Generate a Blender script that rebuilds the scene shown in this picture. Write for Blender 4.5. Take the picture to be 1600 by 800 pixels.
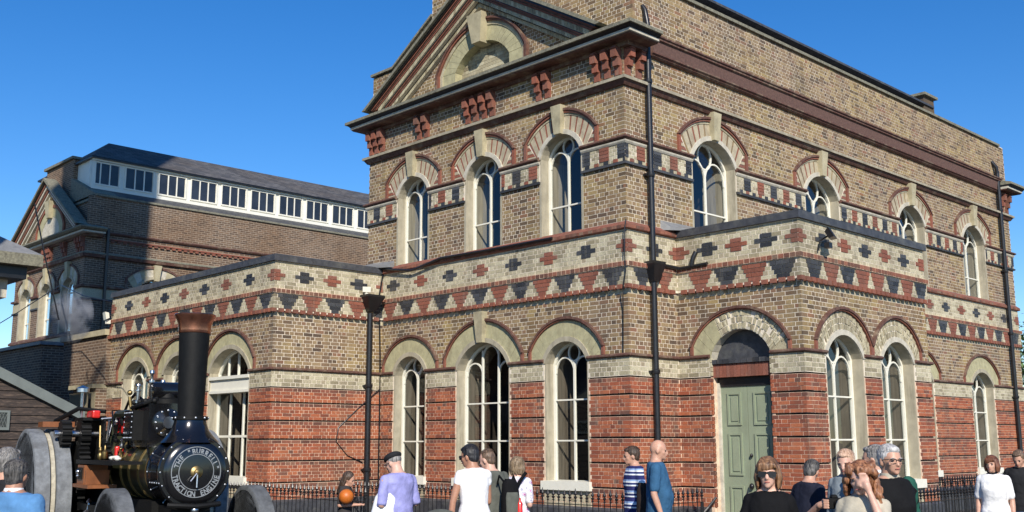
import bpy, bmesh, math, random
import numpy as np
from mathutils import Vector, Matrix, noise as mnoise, Quaternion
random.seed(7)
for o in list(bpy.data.objects): bpy.data.objects.remove(o)
scene = bpy.context.scene
COL = scene.collection

# ------------------------------------------------------------------ camera, world, sun
CAM = Vector((12.1138, -14.5671, 1.55))
YAW, PITCH, ROLL = -0.8039, 0.1754, -0.0027
FWD = Vector((math.sin(YAW)*math.cos(PITCH), math.cos(YAW)*math.cos(PITCH), math.sin(PITCH)))
RGT = Vector((math.cos(YAW), -math.sin(YAW), 0))
UPV = RGT.cross(FWD)
R2 = RGT*math.cos(ROLL) + UPV*math.sin(ROLL)
U2 = UPV*math.cos(ROLL) - RGT*math.sin(ROLL)
cd = bpy.data.cameras.new('camera'); cam = bpy.data.objects.new('camera', cd); COL.objects.link(cam)
cd.sensor_width = 36.0; cd.lens = 1652.9/1600*36.0; cd.clip_start = 0.1; cd.clip_end = 3000
m = Matrix((R2, U2, -FWD)).transposed().to_4x4(); m.translation = CAM; cam.matrix_world = m
scene.camera = cam
GZ = -0.15                                     # ground level

SUN_FROM = Vector((1.35, -1.0, 1.08)).normalized()
elev = math.asin(SUN_FROM.z); azim = math.atan2(SUN_FROM.x, SUN_FROM.y)
world = bpy.data.worlds.new("World"); scene.world = world; world.use_nodes = True
wn = world.node_tree.nodes; wl = world.node_tree.links
sky = wn.new('ShaderNodeTexSky'); sky.sky_type = 'NISHITA'; sky.sun_disc = False
sky.sun_elevation = elev; sky.sun_rotation = azim
sky.air_density = 1.0; sky.dust_density = 0.0; sky.ozone_density = 4.0
bg = wn['Background']; bg.inputs[1].default_value = 0.13
hs = wn.new('ShaderNodeHueSaturation'); hs.inputs['Saturation'].default_value = 1.32
wl.new(sky.outputs[0], hs.inputs['Color']); hs.inputs['Hue'].default_value = .508; wl.new(hs.outputs[0], bg.inputs[0])
sl = bpy.data.lights.new('sun', 'SUN'); sun = bpy.data.objects.new('sun', sl); COL.objects.link(sun)
sl.energy = 5.0; sl.angle = math.radians(0.5); sl.color = (1.0, 0.93, 0.82)
sun.rotation_euler = (-SUN_FROM).to_track_quat('-Z', 'Y').to_euler()
scene.view_settings.view_transform = 'Standard'; scene.view_settings.look = 'None'
scene.view_settings.exposure = 0.2; scene.view_settings.gamma = 1.0
try: scene.view_settings.use_curve_mapping = False
except Exception: pass

# ------------------------------------------------------------------ materials
def new_mat(name):
    m = bpy.data.materials.new(name); m.use_nodes = True
    nt = m.node_tree; return m, nt, nt.nodes['Principled BSDF']
def N(nt, t, **kw):
    n = nt.nodes.new(t)
    for k, v in kw.items():
        if k in n.inputs: n.inputs[k].default_value = v
        else: setattr(n, k, v)
    return n
def ramp(nt, fac, stops, interp='LINEAR'):
    r = nt.nodes.new('ShaderNodeValToRGB'); r.color_ramp.interpolation = interp
    el = r.color_ramp.elements
    while len(el) < len(stops): el.new(0.5)
    for e, (p, c) in zip(el, stops):
        e.position = p; e.color = (c[0], c[1], c[2], 1)
    nt.links.new(fac, r.inputs[0]); return r
def mixc(nt, fac, a, b, mode='MIX'):
    x = nt.nodes.new('ShaderNodeMix'); x.data_type = 'RGBA'; x.blend_type = mode
    for s, v in ((0, fac), (6, a), (7, b)):
        if hasattr(v, 'links') or hasattr(v, 'is_linked'): nt.links.new(v, x.inputs[s])
        else: x.inputs[s].default_value = v if s == 0 else (v[0], v[1], v[2], 1)
    return x.outputs[2]
def gnoise(nt, scale, detail=4, rough=.6, stretch=None):
    tc = nt.nodes.new('ShaderNodeNewGeometry'); src = tc.outputs['Position']
    if stretch:
        mp = nt.nodes.new('ShaderNodeMapping'); mp.inputs['Scale'].default_value = stretch
        nt.links.new(src, mp.inputs[0]); src = mp.outputs[0]
    n = N(nt, 'ShaderNodeTexNoise', Scale=scale, Detail=detail, Roughness=rough)
    nt.links.new(src, n.inputs['Vector']); return n
def bump(nt, bs, h, strength=.3, dist=.01):
    b = N(nt, 'ShaderNodeBump', Strength=strength, Distance=dist)
    nt.links.new(h, b.inputs['Height']); nt.links.new(b.outputs[0], bs.inputs['Normal']); return b

def brick_mat(name, stops, rough=.9, mott=.35, tint=None):
    m, nt, bs = new_mat(name)
    g = nt.nodes.new('ShaderNodeNewGeometry'); oi = nt.nodes.new('ShaderNodeObjectInfo')
    a = N(nt, 'ShaderNodeMath', operation='ADD'); f = N(nt, 'ShaderNodeMath', operation='FRACT')
    nt.links.new(g.outputs['Random Per Island'], a.inputs[0]); nt.links.new(oi.outputs['Random'], a.inputs[1])
    nt.links.new(a.outputs[0], f.inputs[0])
    r = ramp(nt, f.outputs[0], stops)
    n = gnoise(nt, 38, 5, .7)
    c = mixc(nt, mott, r.outputs[0], ramp(nt, n.outputs[0], [(.3, (.25, .25, .25)), (.75, (1.6, 1.6, 1.6))]).outputs[0], 'MULTIPLY')
    big = gnoise(nt, .75, 4, .6)
    if tint:
        c = mixc(nt, ramp(nt, big.outputs[0], [(.42, (0, 0, 0)), (.62, (1, 1, 1))]).outputs[0], c, mixc(nt, 1.0, c, tint, 'MULTIPLY'))
    dirt = gnoise(nt, 1.3, 5, .65, (1, 1, .35))
    c = mixc(nt, ramp(nt, dirt.outputs[0], [(.48, (0, 0, 0)), (.72, (.6, .6, .6))]).outputs[0], c, (.07, .058, .045))
    stk = gnoise(nt, 3.2, 5, .7, (2.2, 2.2, .22))
    c = mixc(nt, ramp(nt, stk.outputs[0], [(.58, (0, 0, 0)), (.78, (.5, .5, .5))]).outputs[0], c, (.3, .27, .2))
    nt.links.new(c, bs.inputs['Base Color']); bs.inputs['Roughness'].default_value = rough
    bump(nt, bs, n.outputs[0], .55, .006)
    return m
def plain(name, col, rough=.7, metal=0., var=.25, scale=6, bscale=40, bstr=.2, coat=0, spec=None, stain=None, stretch=None):
    m, nt, bs = new_mat(name)
    n = gnoise(nt, scale, 5, .65, stretch); lo = [max(0, c*(1-var)) for c in col]; hi = [c*(1+var) for c in col]
    c = ramp(nt, n.outputs[0], [(.3, lo), (.7, hi)]).outputs[0]
    if stain:
        s = gnoise(nt, stain[1], 6, .7, stain[2] if len(stain) > 2 else None)
        c = mixc(nt, ramp(nt, s.outputs[0], [(.5, (0, 0, 0)), (.72, (.8, .8, .8))]).outputs[0], c, stain[0])
    nt.links.new(c, bs.inputs['Base Color'])
    bs.inputs['Roughness'].default_value = rough; bs.inputs['Metallic'].default_value = metal
    if coat: bs.inputs['Coat Weight'].default_value = coat; bs.inputs['Coat Roughness'].default_value = .08
    if spec is not None: bs.inputs['Specular IOR Level'].default_value = spec
    if bstr:
        b = gnoise(nt, bscale, 4, .7); bump(nt, bs, b.outputs[0], bstr, .01)
    return m
M = {}
M['stock'] = brick_mat('stock_brick', [(0, (.095, .064, .045)), (.18, (.175, .11, .066)), (.42, (.26, .172, .098)), (.68, (.325, .232, .128)), (.86, (.22, .148, .094)), (1, (.24, .115, .07))], tint=(1.1, 1.13, .85))
M['cream'] = brick_mat('cream_brick', [(0, (.26, .22, .14)), (.25, (.4, .35, .23)), (.6, (.48, .43, .29)), (.9, (.55, .5, .35)), (1, (.33, .27, .18))], mott=.45)
M['red'] = brick_mat('red_brick', [(0, (.2, .055, .03)), (.35, (.34, .088, .04)), (.7, (.41, .125, .054)), (.92, (.28, .08, .04)), (1, (.15, .065, .045))], tint=(1.1, 1.25, 1.3))
M['soot'] = brick_mat('weathered_red_brick', [(0, (.12, .05, .035)), (.4, (.2, .07, .045)), (.7, (.27, .085, .05)), (1, (.24, .13, .085))])
M['dark'] = brick_mat('blue_black_brick', [(0, (.022, .024, .03)), (.5, (.04, .043, .05)), (1, (.075, .078, .086))], rough=.6, mott=.5)
M['redfine'] = brick_mat('rubbed_red_brick', [(0, (.2, .07, .045)), (.5, (.28, .09, .054)), (1, (.24, .1, .07))], mott=.5)
M['brown'] = brick_mat('weathered_brown_brick', [(0, (.13, .06, .042)), (.5, (.24, .085, .052)), (.8, (.29, .115, .07)), (1, (.2, .13, .09))], mott=.5)
M['mortar'] = plain('lime_mortar', (.7, .62, .5), .95, var=.15, scale=9, bscale=90, bstr=.2, stain=((.42, .35, .26), .9))
M['mortar_red'] = plain('pink_mortar', (.68, .5, .36), .95, var=.3, scale=9, bscale=90, bstr=.35)
M['ledge'] = plain('brown_moulding', (.11, .05, .036), .75, var=.4, scale=14, bscale=60, stain=((.28, .22, .15), 3.))
M['terra'] = plain('red_moulding', (.22, .08, .052), .8, var=.3, scale=14, bscale=60, stain=((.12, .07, .05), 2.5))
M['stone'] = plain('buff_stone', (.42, .37, .24), .85, var=.18, scale=5, bscale=70, stain=((.2, .17, .11), 2.2))
M['olive'] = plain('olive_stone', (.4, .37, .22), .85, var=.2, scale=6, bscale=70, stain=((.24, .21, .13), 2.4, (2, 2, .6)))
M['jamb'] = plain('grey_stone', (.38, .34, .25), .85, var=.15, scale=5, bscale=70, stain=((.19, .165, .115), 2.6, (3, 3, .35)))
M['pale'] = plain('pale_limestone', (.52, .48, .39), .8, var=.2, scale=8, bscale=60, stain=((.3, .26, .19), 3.))
M['buff'] = plain('buff_voussoir_stone', (.42, .36, .25), .85, var=.2, scale=6, bscale=60, stain=((.2, .15, .1), 2.5))
M['slate'] = plain('dark_slate', (.05, .052, .06), .55, var=.35, scale=9, bscale=30, stain=((.12, .12, .11), 3.5))
M['lead'] = plain('grey_lead', (.2, .2, .2), .6, var=.2, scale=7)
M['lichen'] = plain('lichened_stone', (.2, .19, .14), .9, var=.4, scale=18, bscale=80, bstr=.5, stain=((.08, .075, .06), 5))
M['white'] = plain('white_paint', (.76, .735, .63), .45, var=.06, scale=4, bstr=.06)
M['green'] = plain('sage_green_paint', (.27, .31, .21), .45, var=.08, scale=3, bstr=.05, stain=((.22, .25, .165), 2.0, (2, 2, .5)))
M['iron'] = plain('black_iron_paint', (.012, .012, .014), .35, var=.3, scale=12, bscale=30, bstr=.15)
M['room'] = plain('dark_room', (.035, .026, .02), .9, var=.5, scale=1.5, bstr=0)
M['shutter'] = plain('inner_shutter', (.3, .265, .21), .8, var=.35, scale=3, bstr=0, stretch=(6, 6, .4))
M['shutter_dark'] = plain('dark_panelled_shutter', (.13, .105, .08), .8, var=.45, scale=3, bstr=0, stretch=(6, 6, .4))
M['joint_shade'] = plain('joint_shade_black', (.02, .014, .012), .95, var=.3)  # near-black that paints overhang shade into the band grooves
def glass_mat():
    m, nt, bs = new_mat('window_glass')
    nt.nodes.remove(bs); out = nt.nodes['Material Output']
    gl = N(nt, 'ShaderNodeBsdfGlossy', Roughness=.015); gl.inputs[0].default_value = (.9, .95, 1, 1)
    tr = nt.nodes.new('ShaderNodeBsdfTransparent'); tr.inputs[0].default_value = (.88, .9, .88, 1)
    fr = N(nt, 'ShaderNodeFresnel', IOR=1.52)
    mt = N(nt, 'ShaderNodeMath', operation='MULTIPLY'); mt.inputs[1].default_value = 1.3
    gb_ = nt.nodes.new('ShaderNodeNewGeometry'); mr_ = N(nt, 'ShaderNodeMapRange'); mr_.inputs['To Min'].default_value = 1.52; mr_.inputs['To Max'].default_value = 1/1.52
    nt.links.new(gb_.outputs['Backfacing'], mr_.inputs['Value']); nt.links.new(mr_.outputs[0], fr.inputs['IOR'])
    nt.links.new(fr.outputs[0], mt.inputs[0])
    n = gnoise(nt, 1.6, 2, .5); b = N(nt, 'ShaderNodeBump', Strength=.12, Distance=.02)
    nt.links.new(n.outputs[0], b.inputs['Height']); nt.links.new(b.outputs[0], gl.inputs['Normal'])
    mx = nt.nodes.new('ShaderNodeMixShader')
    nt.links.new(mt.outputs[0], mx.inputs[0]); nt.links.new(tr.outputs[0], mx.inputs[1]); nt.links.new(gl.outputs[0], mx.inputs[2])
    nt.links.new(mx.outputs[0], out.inputs[0]); return m
M['glass'] = glass_mat()

# ------------------------------------------------------------------ mesh helpers
class MB:
    def __init__(s): s.v = []; s.f = []; s.uv = None
    def add(s, vs, fs):
        o = len(s.v); s.v.extend([tuple(p) for p in vs]); s.f.extend([tuple(i+o for i in f) for f in fs]); return s
    def hexa(s, p, nob=False):      # p: 8 points, bottom ring 0-3, top ring 4-7
        fs = [(0, 1, 2, 3), (7, 6, 5, 4), (0, 4, 5, 1), (1, 5, 6, 2), (2, 6, 7, 3), (3, 7, 4, 0)]
        return s.add(p, fs)
    def box(s, a, b):
        (x0, y0, z0), (x1, y1, z1) = a, b
        return s.hexa([(x0, y0, z0), (x0, y1, z0), (x1, y1, z0), (x1, y0, z0), (x0, y0, z1), (x0, y1, z1), (x1, y1, z1), (x1, y0, z1)])
    def tube(s, pts, r, n=8, caps=True, flat=None):
        pts = [Vector(p) for p in pts]; rs = r if isinstance(r, (list, tuple)) else [r]*len(pts)
        rings = []; up = None
        for i, p in enumerate(pts):
            d = (pts[min(i+1, len(pts)-1)] - pts[max(i-1, 0)])
            d = d.normalized() if d.length > 1e-9 else Vector((0, 0, 1))
            if up is None: up = Vector((0, 0, 1)) if abs(d.z) < .9 else Vector((1, 0, 0))
            a = d.cross(up); a = a.normalized() if a.length > 1e-6 else d.orthogonal().normalized()
            b = a.cross(d).normalized(); up = b
            rings.append([p + (a*math.cos(2*math.pi*k/n) + b*math.sin(2*math.pi*k/n))*rs[i] for k in range(n)])
        vs = [q for rg in rings for q in rg]; fs = []
        for i in range(len(pts)-1):
            for k in range(n):
                k2 = (k+1) % n; fs.append((i*n+k, i*n+k2, (i+1)*n+k2, (i+1)*n+k))
        if caps: fs.append(tuple(reversed(range(n)))); fs.append(tuple((len(pts)-1)*n+k for k in range(n)))
        return s.add(vs, fs)
    def lathe(s, c, axis, prof, n=24, ref=None):   # prof: list of (dist along axis, radius)
        c = Vector(c); ax = Vector(axis).normalized()
        a = ref if ref else ax.orthogonal().normalized(); b = ax.cross(a)
        vs = []; fs = []
        for (h, r) in prof:
            for k in range(n):
                t = 2*math.pi*k/n; vs.append(c + ax*h + (a*math.cos(t)+b*math.sin(t))*max(r, 1e-4))
        for i in range(len(prof)-1):
            for k in range(n):
                k2 = (k+1) % n; fs.append((i*n+k, i*n+k2, (i+1)*n+k2, (i+1)*n+k))
        fs.append(tuple(reversed(range(n)))); fs.append(tuple((len(prof)-1)*n+k for k in range(n)))
        return s.add(vs, fs)
    def sphere(s, c, r, n=12, m=8, sc=(1, 1, 1)):
        c = Vector(c); vs = []; fs = []
        for i in range(m+1):
            t = math.pi*i/m
            for k in range(n):
                p = 2*math.pi*k/n; vs.append((c.x+r*sc[0]*math.sin(t)*math.cos(p), c.y+r*sc[1]*math.sin(t)*math.sin(p), c.z+r*sc[2]*math.cos(t)))
        for i in range(m):
            for k in range(n):
                k2 = (k+1) % n; fs.append((i*n+k, (i+1)*n+k, (i+1)*n+k2, i*n+k2))
        return s.add(vs, fs)
    def mesh(s, name):
        me = bpy.data.meshes.new(name); me.from_pydata(s.v, [], s.f); me.update(); return me
    def build(s, name, mat, parent=None, kind=None, smooth=False, label=None):
        me = s.mesh(name)
        if mat: me.materials.append(M[mat] if isinstance(mat, str) else mat)
        if s.uv is not None:
            l = me.uv_layers.new(name='UVMap')
            for p in me.polygons:
                for li in p.loop_indices: l.data[li].uv = s.uv[me.loops[li].vertex_index]
        if smooth:
            me.polygons.foreach_set('use_smooth', [True]*len(me.polygons))
            try: me.set_sharp_from_angle(angle=math.radians(40))
            except Exception: pass
        o = bpy.data.objects.new(name, me); COL.objects.link(o)
        if parent: o.parent = parent
        if kind: o['kind'] = kind
        if label: o['label'] = label
        return o
def thing(name, label, cat, loc=(0, 0, 0), group=None):
    o = bpy.data.objects.new(name, None); COL.objects.link(o); o.location = loc
    o['label'] = label; o['category'] = cat
    if group: o['group'] = group
    return o
def tag(o, label, cat, group=None):
    o['label'] = label; o['category'] = cat
    if group: o['group'] = group
    return o

# ------------------------------------------------------------------ wall segments
class Seg:
    """vertical wall face: u is the world coordinate along the wall, out is the outward distance"""
    def __init__(s, axis, fixed, u0, u1):
        s.ax = axis; s.fx = fixed; s.u0 = u0; s.u1 = u1; s.op = []
    def P(s, u, z, out=0.):
        return (u, s.fx-out, z) if s.ax == 'F' else (s.fx+out, u, z)
# F faces look towards -Y, S faces look towards +X
# ------------------------------------------------------------------ the engine house (main block, left wing, porch)
HOUSE = thing('engine_house', 'two storey polychrome brick engine house with pedimented gable, porch and side wing', 'building')
XL, YL, XLE, XP, YP, YPE, SD, W = -7.284, -2.837, -15.35, 2.624, 1.438, 6.149, 17.95, 7.9
LL = Seg('F', YL, XLE, XL); LR = Seg('S', XL, YL, 0); FL = Seg('F', 0, XL, 0); SN = Seg('S', 0, 0, YP)
PL = Seg('F', YP, 0, XP); PR = Seg('S', XP, YP, YPE); SF = Seg('S', 0, YPE, SD)
FU = Seg('F', 0, -W, 0); SU = Seg('S', 0, 0, SD)
LOWER = [LL, LR, FL, SN, PL, PR, SF]; UPPER = [FU, SU]
# convexity at the start/end of each segment: +1 outer corner, -1 inner corner, 0 free end
ENDS = {id(LL): (0, 1), id(LR): (1, -1), id(FL): (-1, 1), id(SN): (1, -1), id(PL): (-1, 1), id(PR): (1, 1), id(SF): (-1, 1), id(FU): (1, 1), id(SU): (1, 1)}
def ext(seg, d):
    a, b = ENDS[id(seg)]; return seg.u0 - a*d, seg.u1 + b*d

class Op:                                      # an opening with its arch
    def __init__(s, c, w, zb, zs, zc, W, zl, zt, Zleg, fl=.055, zfl=None, ring=None, style='olive', **k):
        s.c=c; s.w=w; s.zb=zb; s.zs=zs; s.zc=zc; s.W=W; s.zl=zl; s.zt=zt; s.Zleg=Zleg; s.fl=fl; s.ring=ring or (.075 if style == 'striped' else .055); s.style=style; s.k=k
def arc_half(w, zs, zc, z):                    # half width of a segmental arch at height z
    if z <= zs: return w
    if z >= zc: return None
    h = zc-zs; R = (w*w+h*h)/(2*h); cz = zc-R
    if h > w*.999: # stilted / semicircle or more
        R = w; cz = zc-w
        if z <= cz: return w
    d = R*R-(z-cz)**2
    return math.sqrt(max(d, 0))
def excl(seg, za, zb):
    out = []
    for o in seg.op:
        if zb <= o.zb+.001 or za >= o.zt-o.ring-.001: continue
        if za < o.Zleg-.001: out.append((o.c-o.w-o.fl, o.c+o.w+o.fl)); continue
        h = arc_half(o.W-o.ring, o.zl, o.zt-o.ring, za)
        if h: out.append((o.c-h, o.c+h))
    return out
def free(u0, u1, ex):
    iv = [(u0, u1)]
    for a, b in sorted(ex):
        nv = []
        for x, y in iv:
            if b <= x or a >= y: nv.append((x, y)); continue
            if a > x: nv.append((x, a))
            if b < y: nv.append((b, y))
        iv = nv
    return [(x, y) for x, y in iv if y-x > .02]

OLD = dict(style='olive')
for c in (-13.70, -11.45): LL.op.append(Op(c, .70, .70, 3.2, 3.62, 1.10, 3.45, 4.07, 3.13, **OLD))
LL.op.append(Op(-9.03, .86, .70, 3.12, 3.62, 1.10, 3.38, 4.05, 3.13, style='olive', big=True))
FL.op += [Op(-6.24, .53, .70, 3.05, 3.44, .97, 3.3, 3.9, 3.13, **OLD), Op(-3.87, .77, .70, 3.05, 3.58, 1.2, 3.3, 4.06, 3.13, style='olive', lights=3, key=(3.58, 4.21)),
          Op(-1.54, .53, .70, 3.05, 3.44, .97, 3.3, 3.9, 3.13, **OLD)]
PL.op.append(Op(1.352, .61, GZ, 3.05, 3.56, 1.055, 3.3, 3.96, 3.13, style='rubble', door=True, fl=0.0))
PR.op += [Op(2.79, .635, .70, 3.05, 3.44, 1.0, 3.3, 3.93, 3.13, style='rough'), Op(4.79, .635, .70, 3.05, 3.44, 1.0, 3.3, 3.93, 3.13, style='rough')]
SF.op += [Op(c, .70, .70, 3.05, 3.44, 1.17, 3.3, 3.93, 3.13, **OLD) for c in (11.28, 15.05)]
FU.op += [Op(c, .53, 5.47, 7.1, 7.5, .99, 7.48, 8.0, 7.13, style='striped', key=(7.5, 8.07)) for c in (-6.21, -3.87, -1.62)]
SU.op += [Op(c, .72, 5.47, 7.12, 7.57, 1.19, 7.5, 8.04, 7.13, style='striped', key=(7.58, 8.15)) for c in (2.775, 6.98, 11.42, 15.2)]

BR = []      # all bricks: (class, u0,u1,z0,z1,seg,out)
def lay(seg, u0, u1, z0, z1, cls, out, row, mj=.0075, bond='mix'):
    """lay one course between u0 and u1 in alternating stretchers and headers"""
    S, Hh = .232, .116
    if cls in ('red', 'soot'): mj = .0062
    if row % 2 == 0: pat = [S]; off = 0
    else: pat = [Hh, Hh, Hh, Hh, Hh, S] if bond == 'mix' else [Hh]; off = Hh/2
    L = sum(pat); k = math.floor((u0-off)/L); u = off + k*L; i = 0
    while u < u1:
        w = pat[i % len(pat)]; i += 1
        a = max(u, u0); b = min(u+w, u1)
        if row % 2 == 0 and w == S and random.random() < .22:
            mid = u+Hh
            for x, y in ((a, min(b, mid)), (max(a, mid), b)):
                if y-x > .03: BR.append((cls, x+(mj if x > u0+1e-6 else 0), y-(mj if y < u1-1e-6 else 0), z0+mj*.8, z1-mj*.7, seg, out+random.uniform(-.0015, .002)))
        elif b-a > .03: BR.append((cls, a+(mj if a > u0+1e-6 else 0), b-(mj if b < u1-1e-6 else 0), z0+mj*.8, z1-mj*.7, seg, out+random.uniform(-.0015, .002)))
        u += w
def zone(segs, z0, z1, n, cls, out=0., feat=None, rowcls=None, extra=None, bond='mix'):
    h = (z1-z0)/n
    for seg in segs:
        a, b = ext(seg, out)
        ea, eb = ENDS[id(seg)]
        if ea == 1: a += .0009
        if eb == 1: b -= .0007
        for r in range(n):
            za, zb = z0+r*h, z0+(r+1)*h
            c = rowcls(r, n) if rowcls else cls
            iv = free(a, b, excl(seg, za, zb) + (extra(seg, za, zb) if extra else []))
            fs = feat(seg, r, n) if feat else []
            for x, y in iv:
                used = []
                for (fc, fw, fcls) in fs:
                    p, q = max(x, fc-fw), min(y, fc+fw)
                    if q-p < .03: continue
                    used.append((p, q)); nb = max(1, round((q-p)/.235))
                    if r % 2 and q-p > .3: cuts = [p, p+.12] + [p+.12+(q-p-.24)*(k+1)/max(1, nb-1) for k in range(max(0, nb-1))] + [q]
                    else: cuts = [p+(q-p)*k/nb for k in range(nb+1)]
                    for e, g in zip(cuts, cuts[1:]):
                        if g-e > .03: BR.append((fcls, e+.005, g-.005, za+.005, zb-.004, seg, out+.012))
                for p, q in free(x, y, used): lay(seg, p, q, za, zb, c, out, 1 if bond == 'h' else r + (0 if seg.ax == 'F' else 1), bond=bond)
J = [.76, 1.20, 1.645, 2.03, 2.405, 2.72]
zone(LOWER, .42, .747, 4, 'red', .02, rowcls=lambda r, n: 'soot' if r == 3 else 'red', extra=lambda s, a, b: [(o.c-o.w-.06, o.c+o.w+.06) for o in s.op if not o.k.get('door')])
for seg in LOWER:                             # cream panels below the ground floor windows
    for o in seg.op:
        if o.k.get('door'): continue
        for r in range(4): lay(seg, o.c-o.w-.06, o.c+o.w+.06, .42+r*.0725, .42+(r+1)*.0725, 'cream', .02, r)
for (a, b), n in zip(zip(J, J[1:]), (6, 6, 5, 5, 4)):
    zone(LOWER, a+.020, b-.013, n, 'red', .022, rowcls=lambda r, n: 'soot' if (r == n-1 and random.random() < .8) else 'red')
zone(LOWER, 2.742, 3.07, 4, 'cream', .022)
zone(LOWER, 3.13, 4.29, 15, 'stock', 0., rowcls=lambda r, n: 'cream' if r == n-1 else 'stock')
def in_range(seg): a, b = ext(seg, .03); return a, b
def traps(seg, r, n):
    wid = ([.15, .185, .22, .255] if seg in (PR, SF) else ([.13, .175, .22, .255] if seg is PL else [.10, .15, .2, .25]))[r]; out = []
    if seg is PL: cs = [(.58, 'redfine'), (1.16, 'dark'), (1.75, 'redfine'), (2.33, 'dark')]
    elif seg.ax == 'F': cs = [(-.302-.6035*k, 'dark' if k % 2 == 0 else 'redfine') for k in range(-5, 27)]
    elif seg is SN: cs = [(.36, 'dark'), (1.0, 'redfine')]
    elif seg is PR: cs = list(zip((1.84, 2.43, 3.0, 3.56, 4.14, 4.74, 5.33, 5.9), ('dark', 'redfine', 'dark', 'redfine', 'redfine', 'dark', 'redfine', 'dark')))
    elif seg is LR: cs = [(-2.53+.6*k, 'dark' if k % 2 == 0 else 'redfine') for k in range(5)]
    else: cs = [(12.15+.6*k, 'redfine' if k % 2 == 0 else 'dark') for k in range(-10, 12)]
    return [(c, wid, k) for c, k in cs if seg.u0-.1 < c < seg.u1+.1]
zone(LOWER, 4.37, 4.685, 4, 'cream', .045, feat=traps)
def crosses(seg, r, n):
    m = n//2
    wid = {m-1: .118, m: .236, m+1: .118}.get(r)
    if wid is None: return []
    if seg is PL: cs = [(.10, 'redfine'), (.74, 'dark'), (1.37, 'redfine'), (2.0, 'dark'), (2.62, 'redfine')]
    elif seg.ax == 'F': cs = [(.0-.98*k, 'redfine' if k % 2 == 0 else 'dark') for k in range(0, 8)] if seg is FL else [(XL-1.0*k-.02, 'redfine' if k % 2 == 0 else 'dark') for k in range(0, 9)]
    elif seg is SN: cs = [(0, 'redfine'), (.76, 'dark'), (1.43, 'redfine')]
    elif seg is PR: cs = [(YP+.0+.77*k, 'redfine' if k % 2 == 0 else 'dark') for k in range(7)]
    elif seg is LR: cs = [(YL+.715*k, 'redfine' if k % 2 == 0 else 'dark') for k in range(5)]
    else: cs = [(12.1+.96*k, 'redfine' if k % 2 == 0 else 'dark') for k in range(-6, 7)]
    return [(c, wid, k) for c, k in cs if seg.u0-.12 < c < seg.u1+.12]
zone(LOWER, 4.80, 5.37, 7, 'cream', .02, feat=crosses)
zone(UPPER, 5.54, 6.62, 14, 'stock', 0.)
def checks(seg, r, n):
    out = []
    if r == 0:
        k = 0; u = seg.u0-.3
        while u < seg.u1+.3:
            out.append((u, .058, 'dark' if k % 2 else 'redfine')); u += .235; k += 1
        return out
    P_ = .47 if seg.ax == 'F' else .5
    u = -.02 if seg.ax == 'F' else -.07; k = 0; s = -1 if seg.ax == 'F' else 1
    while seg.u0-.2 < u < seg.u1+.2:
        out.append((u, .12 if k else .14, 'dark' if k % 2 == 0 else 'redfine')); u += s*P_; k += 1
    return out
zone(UPPER, 6.66, 7.0, 5, 'cream', .02, feat=checks)
zone(UPPER, 7.13, 8.12, 13, 'stock', 0.)
zone([FU], 8.31, 8.95, 8, 'stock', 0.)
zone([SU], 8.31, 8.86, 7, 'stock', 0.)
SUU = Seg('S', 0, .32, SD); ENDS[id(SUU)] = (1, 1)
zone([SUU], 9.30, 10.38, 14, 'stock', 0.0)
# gable field above the front cornice, within the raking courses
GC, GS = -3.92, .595
def rake(seg, za, zb, W_=1.36):
    h = (10.95-zb)/GS
    return [(-99, GC-h), (GC+h, 99)] + ([(GC-x, GC+x) for x in [arc_half(W_, 9.55, 10.5 if W_ > 1 else 10.14, za)] if x] if za < (10.5 if W_ > 1 else 10.14) else [])
zone([FU], 9.30, 10.9, 21, 'stock', 0.0, extra=rake)
# gable wall shoulders behind the rake
def mk_shoulder(seg, za, zb):
    hz = lambda x: 0
    lim = 4.33 if zb < 10.45 else (3.5-(zb-10.45)/.62 if zb < 11.35 else 2.08)
    inner = max(0, (11.35-za)/GS*.93)
    return [(-99, GC-lim), (GC+lim, 99), (GC-inner, GC+inner)]
SHO = Seg('F', .32, GC-4.33, 0.0); ENDS[id(SHO)] = (0, 1)
zone([SHO], 9.35, 12.3, 38, 'stock', 0.0, extra=mk_shoulder)

zone(LOWER, 4.703, 4.788, 1, 'brown', .084, bond='h')
for sg_, ua, ub in ((FL, XL+.1, .084), (SN, -.084, YP-.02), (SF, YPE+.1, SD)): lay(sg_, ua, ub, 5.397, 5.463, 'brown', .084, 1, bond='h')
# turn bricks into objects: the largest 300 are separate parts, the rest one mesh per colour
def persp_size(b):
    cls, u0, u1, z0, z1, seg, out = b
    p = Vector(seg.P((u0+u1)/2, (z0+z1)/2, out)); d = p-CAM; dep = d.dot(FWD)
    n = Vector((0, -1, 0)) if seg.ax == 'F' else Vector((1, 0, 0))
    f = abs(d.normalized().dot(n)); x = d.dot(R2)/dep*1652.9+800; y = 400-d.dot(U2)/dep*1652.9
    if not (1000 < x < 1500 and 0 < y < 690): return 0
    return (u1-u0)*f/dep
order = sorted(range(len(BR)), key=lambda i: -persp_size(BR[i]))
single = set(order[:300])
BD = .055
unit = {}
for k in ('stock', 'cream', 'red', 'dark', 'redfine', 'soot', 'brown'):
    mb = MB().hexa([(-.5, -.5, -.5), (-.5, .5, -.5), (.5, .5, -.5), (.5, -.5, -.5), (-.5, -.5, .5), (-.5, .5, .5), (.5, .5, .5), (.5, -.5, .5)])
    unit[k] = mb.mesh('brick'); unit[k].materials.append(M[k])
bulk = {}
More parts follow.
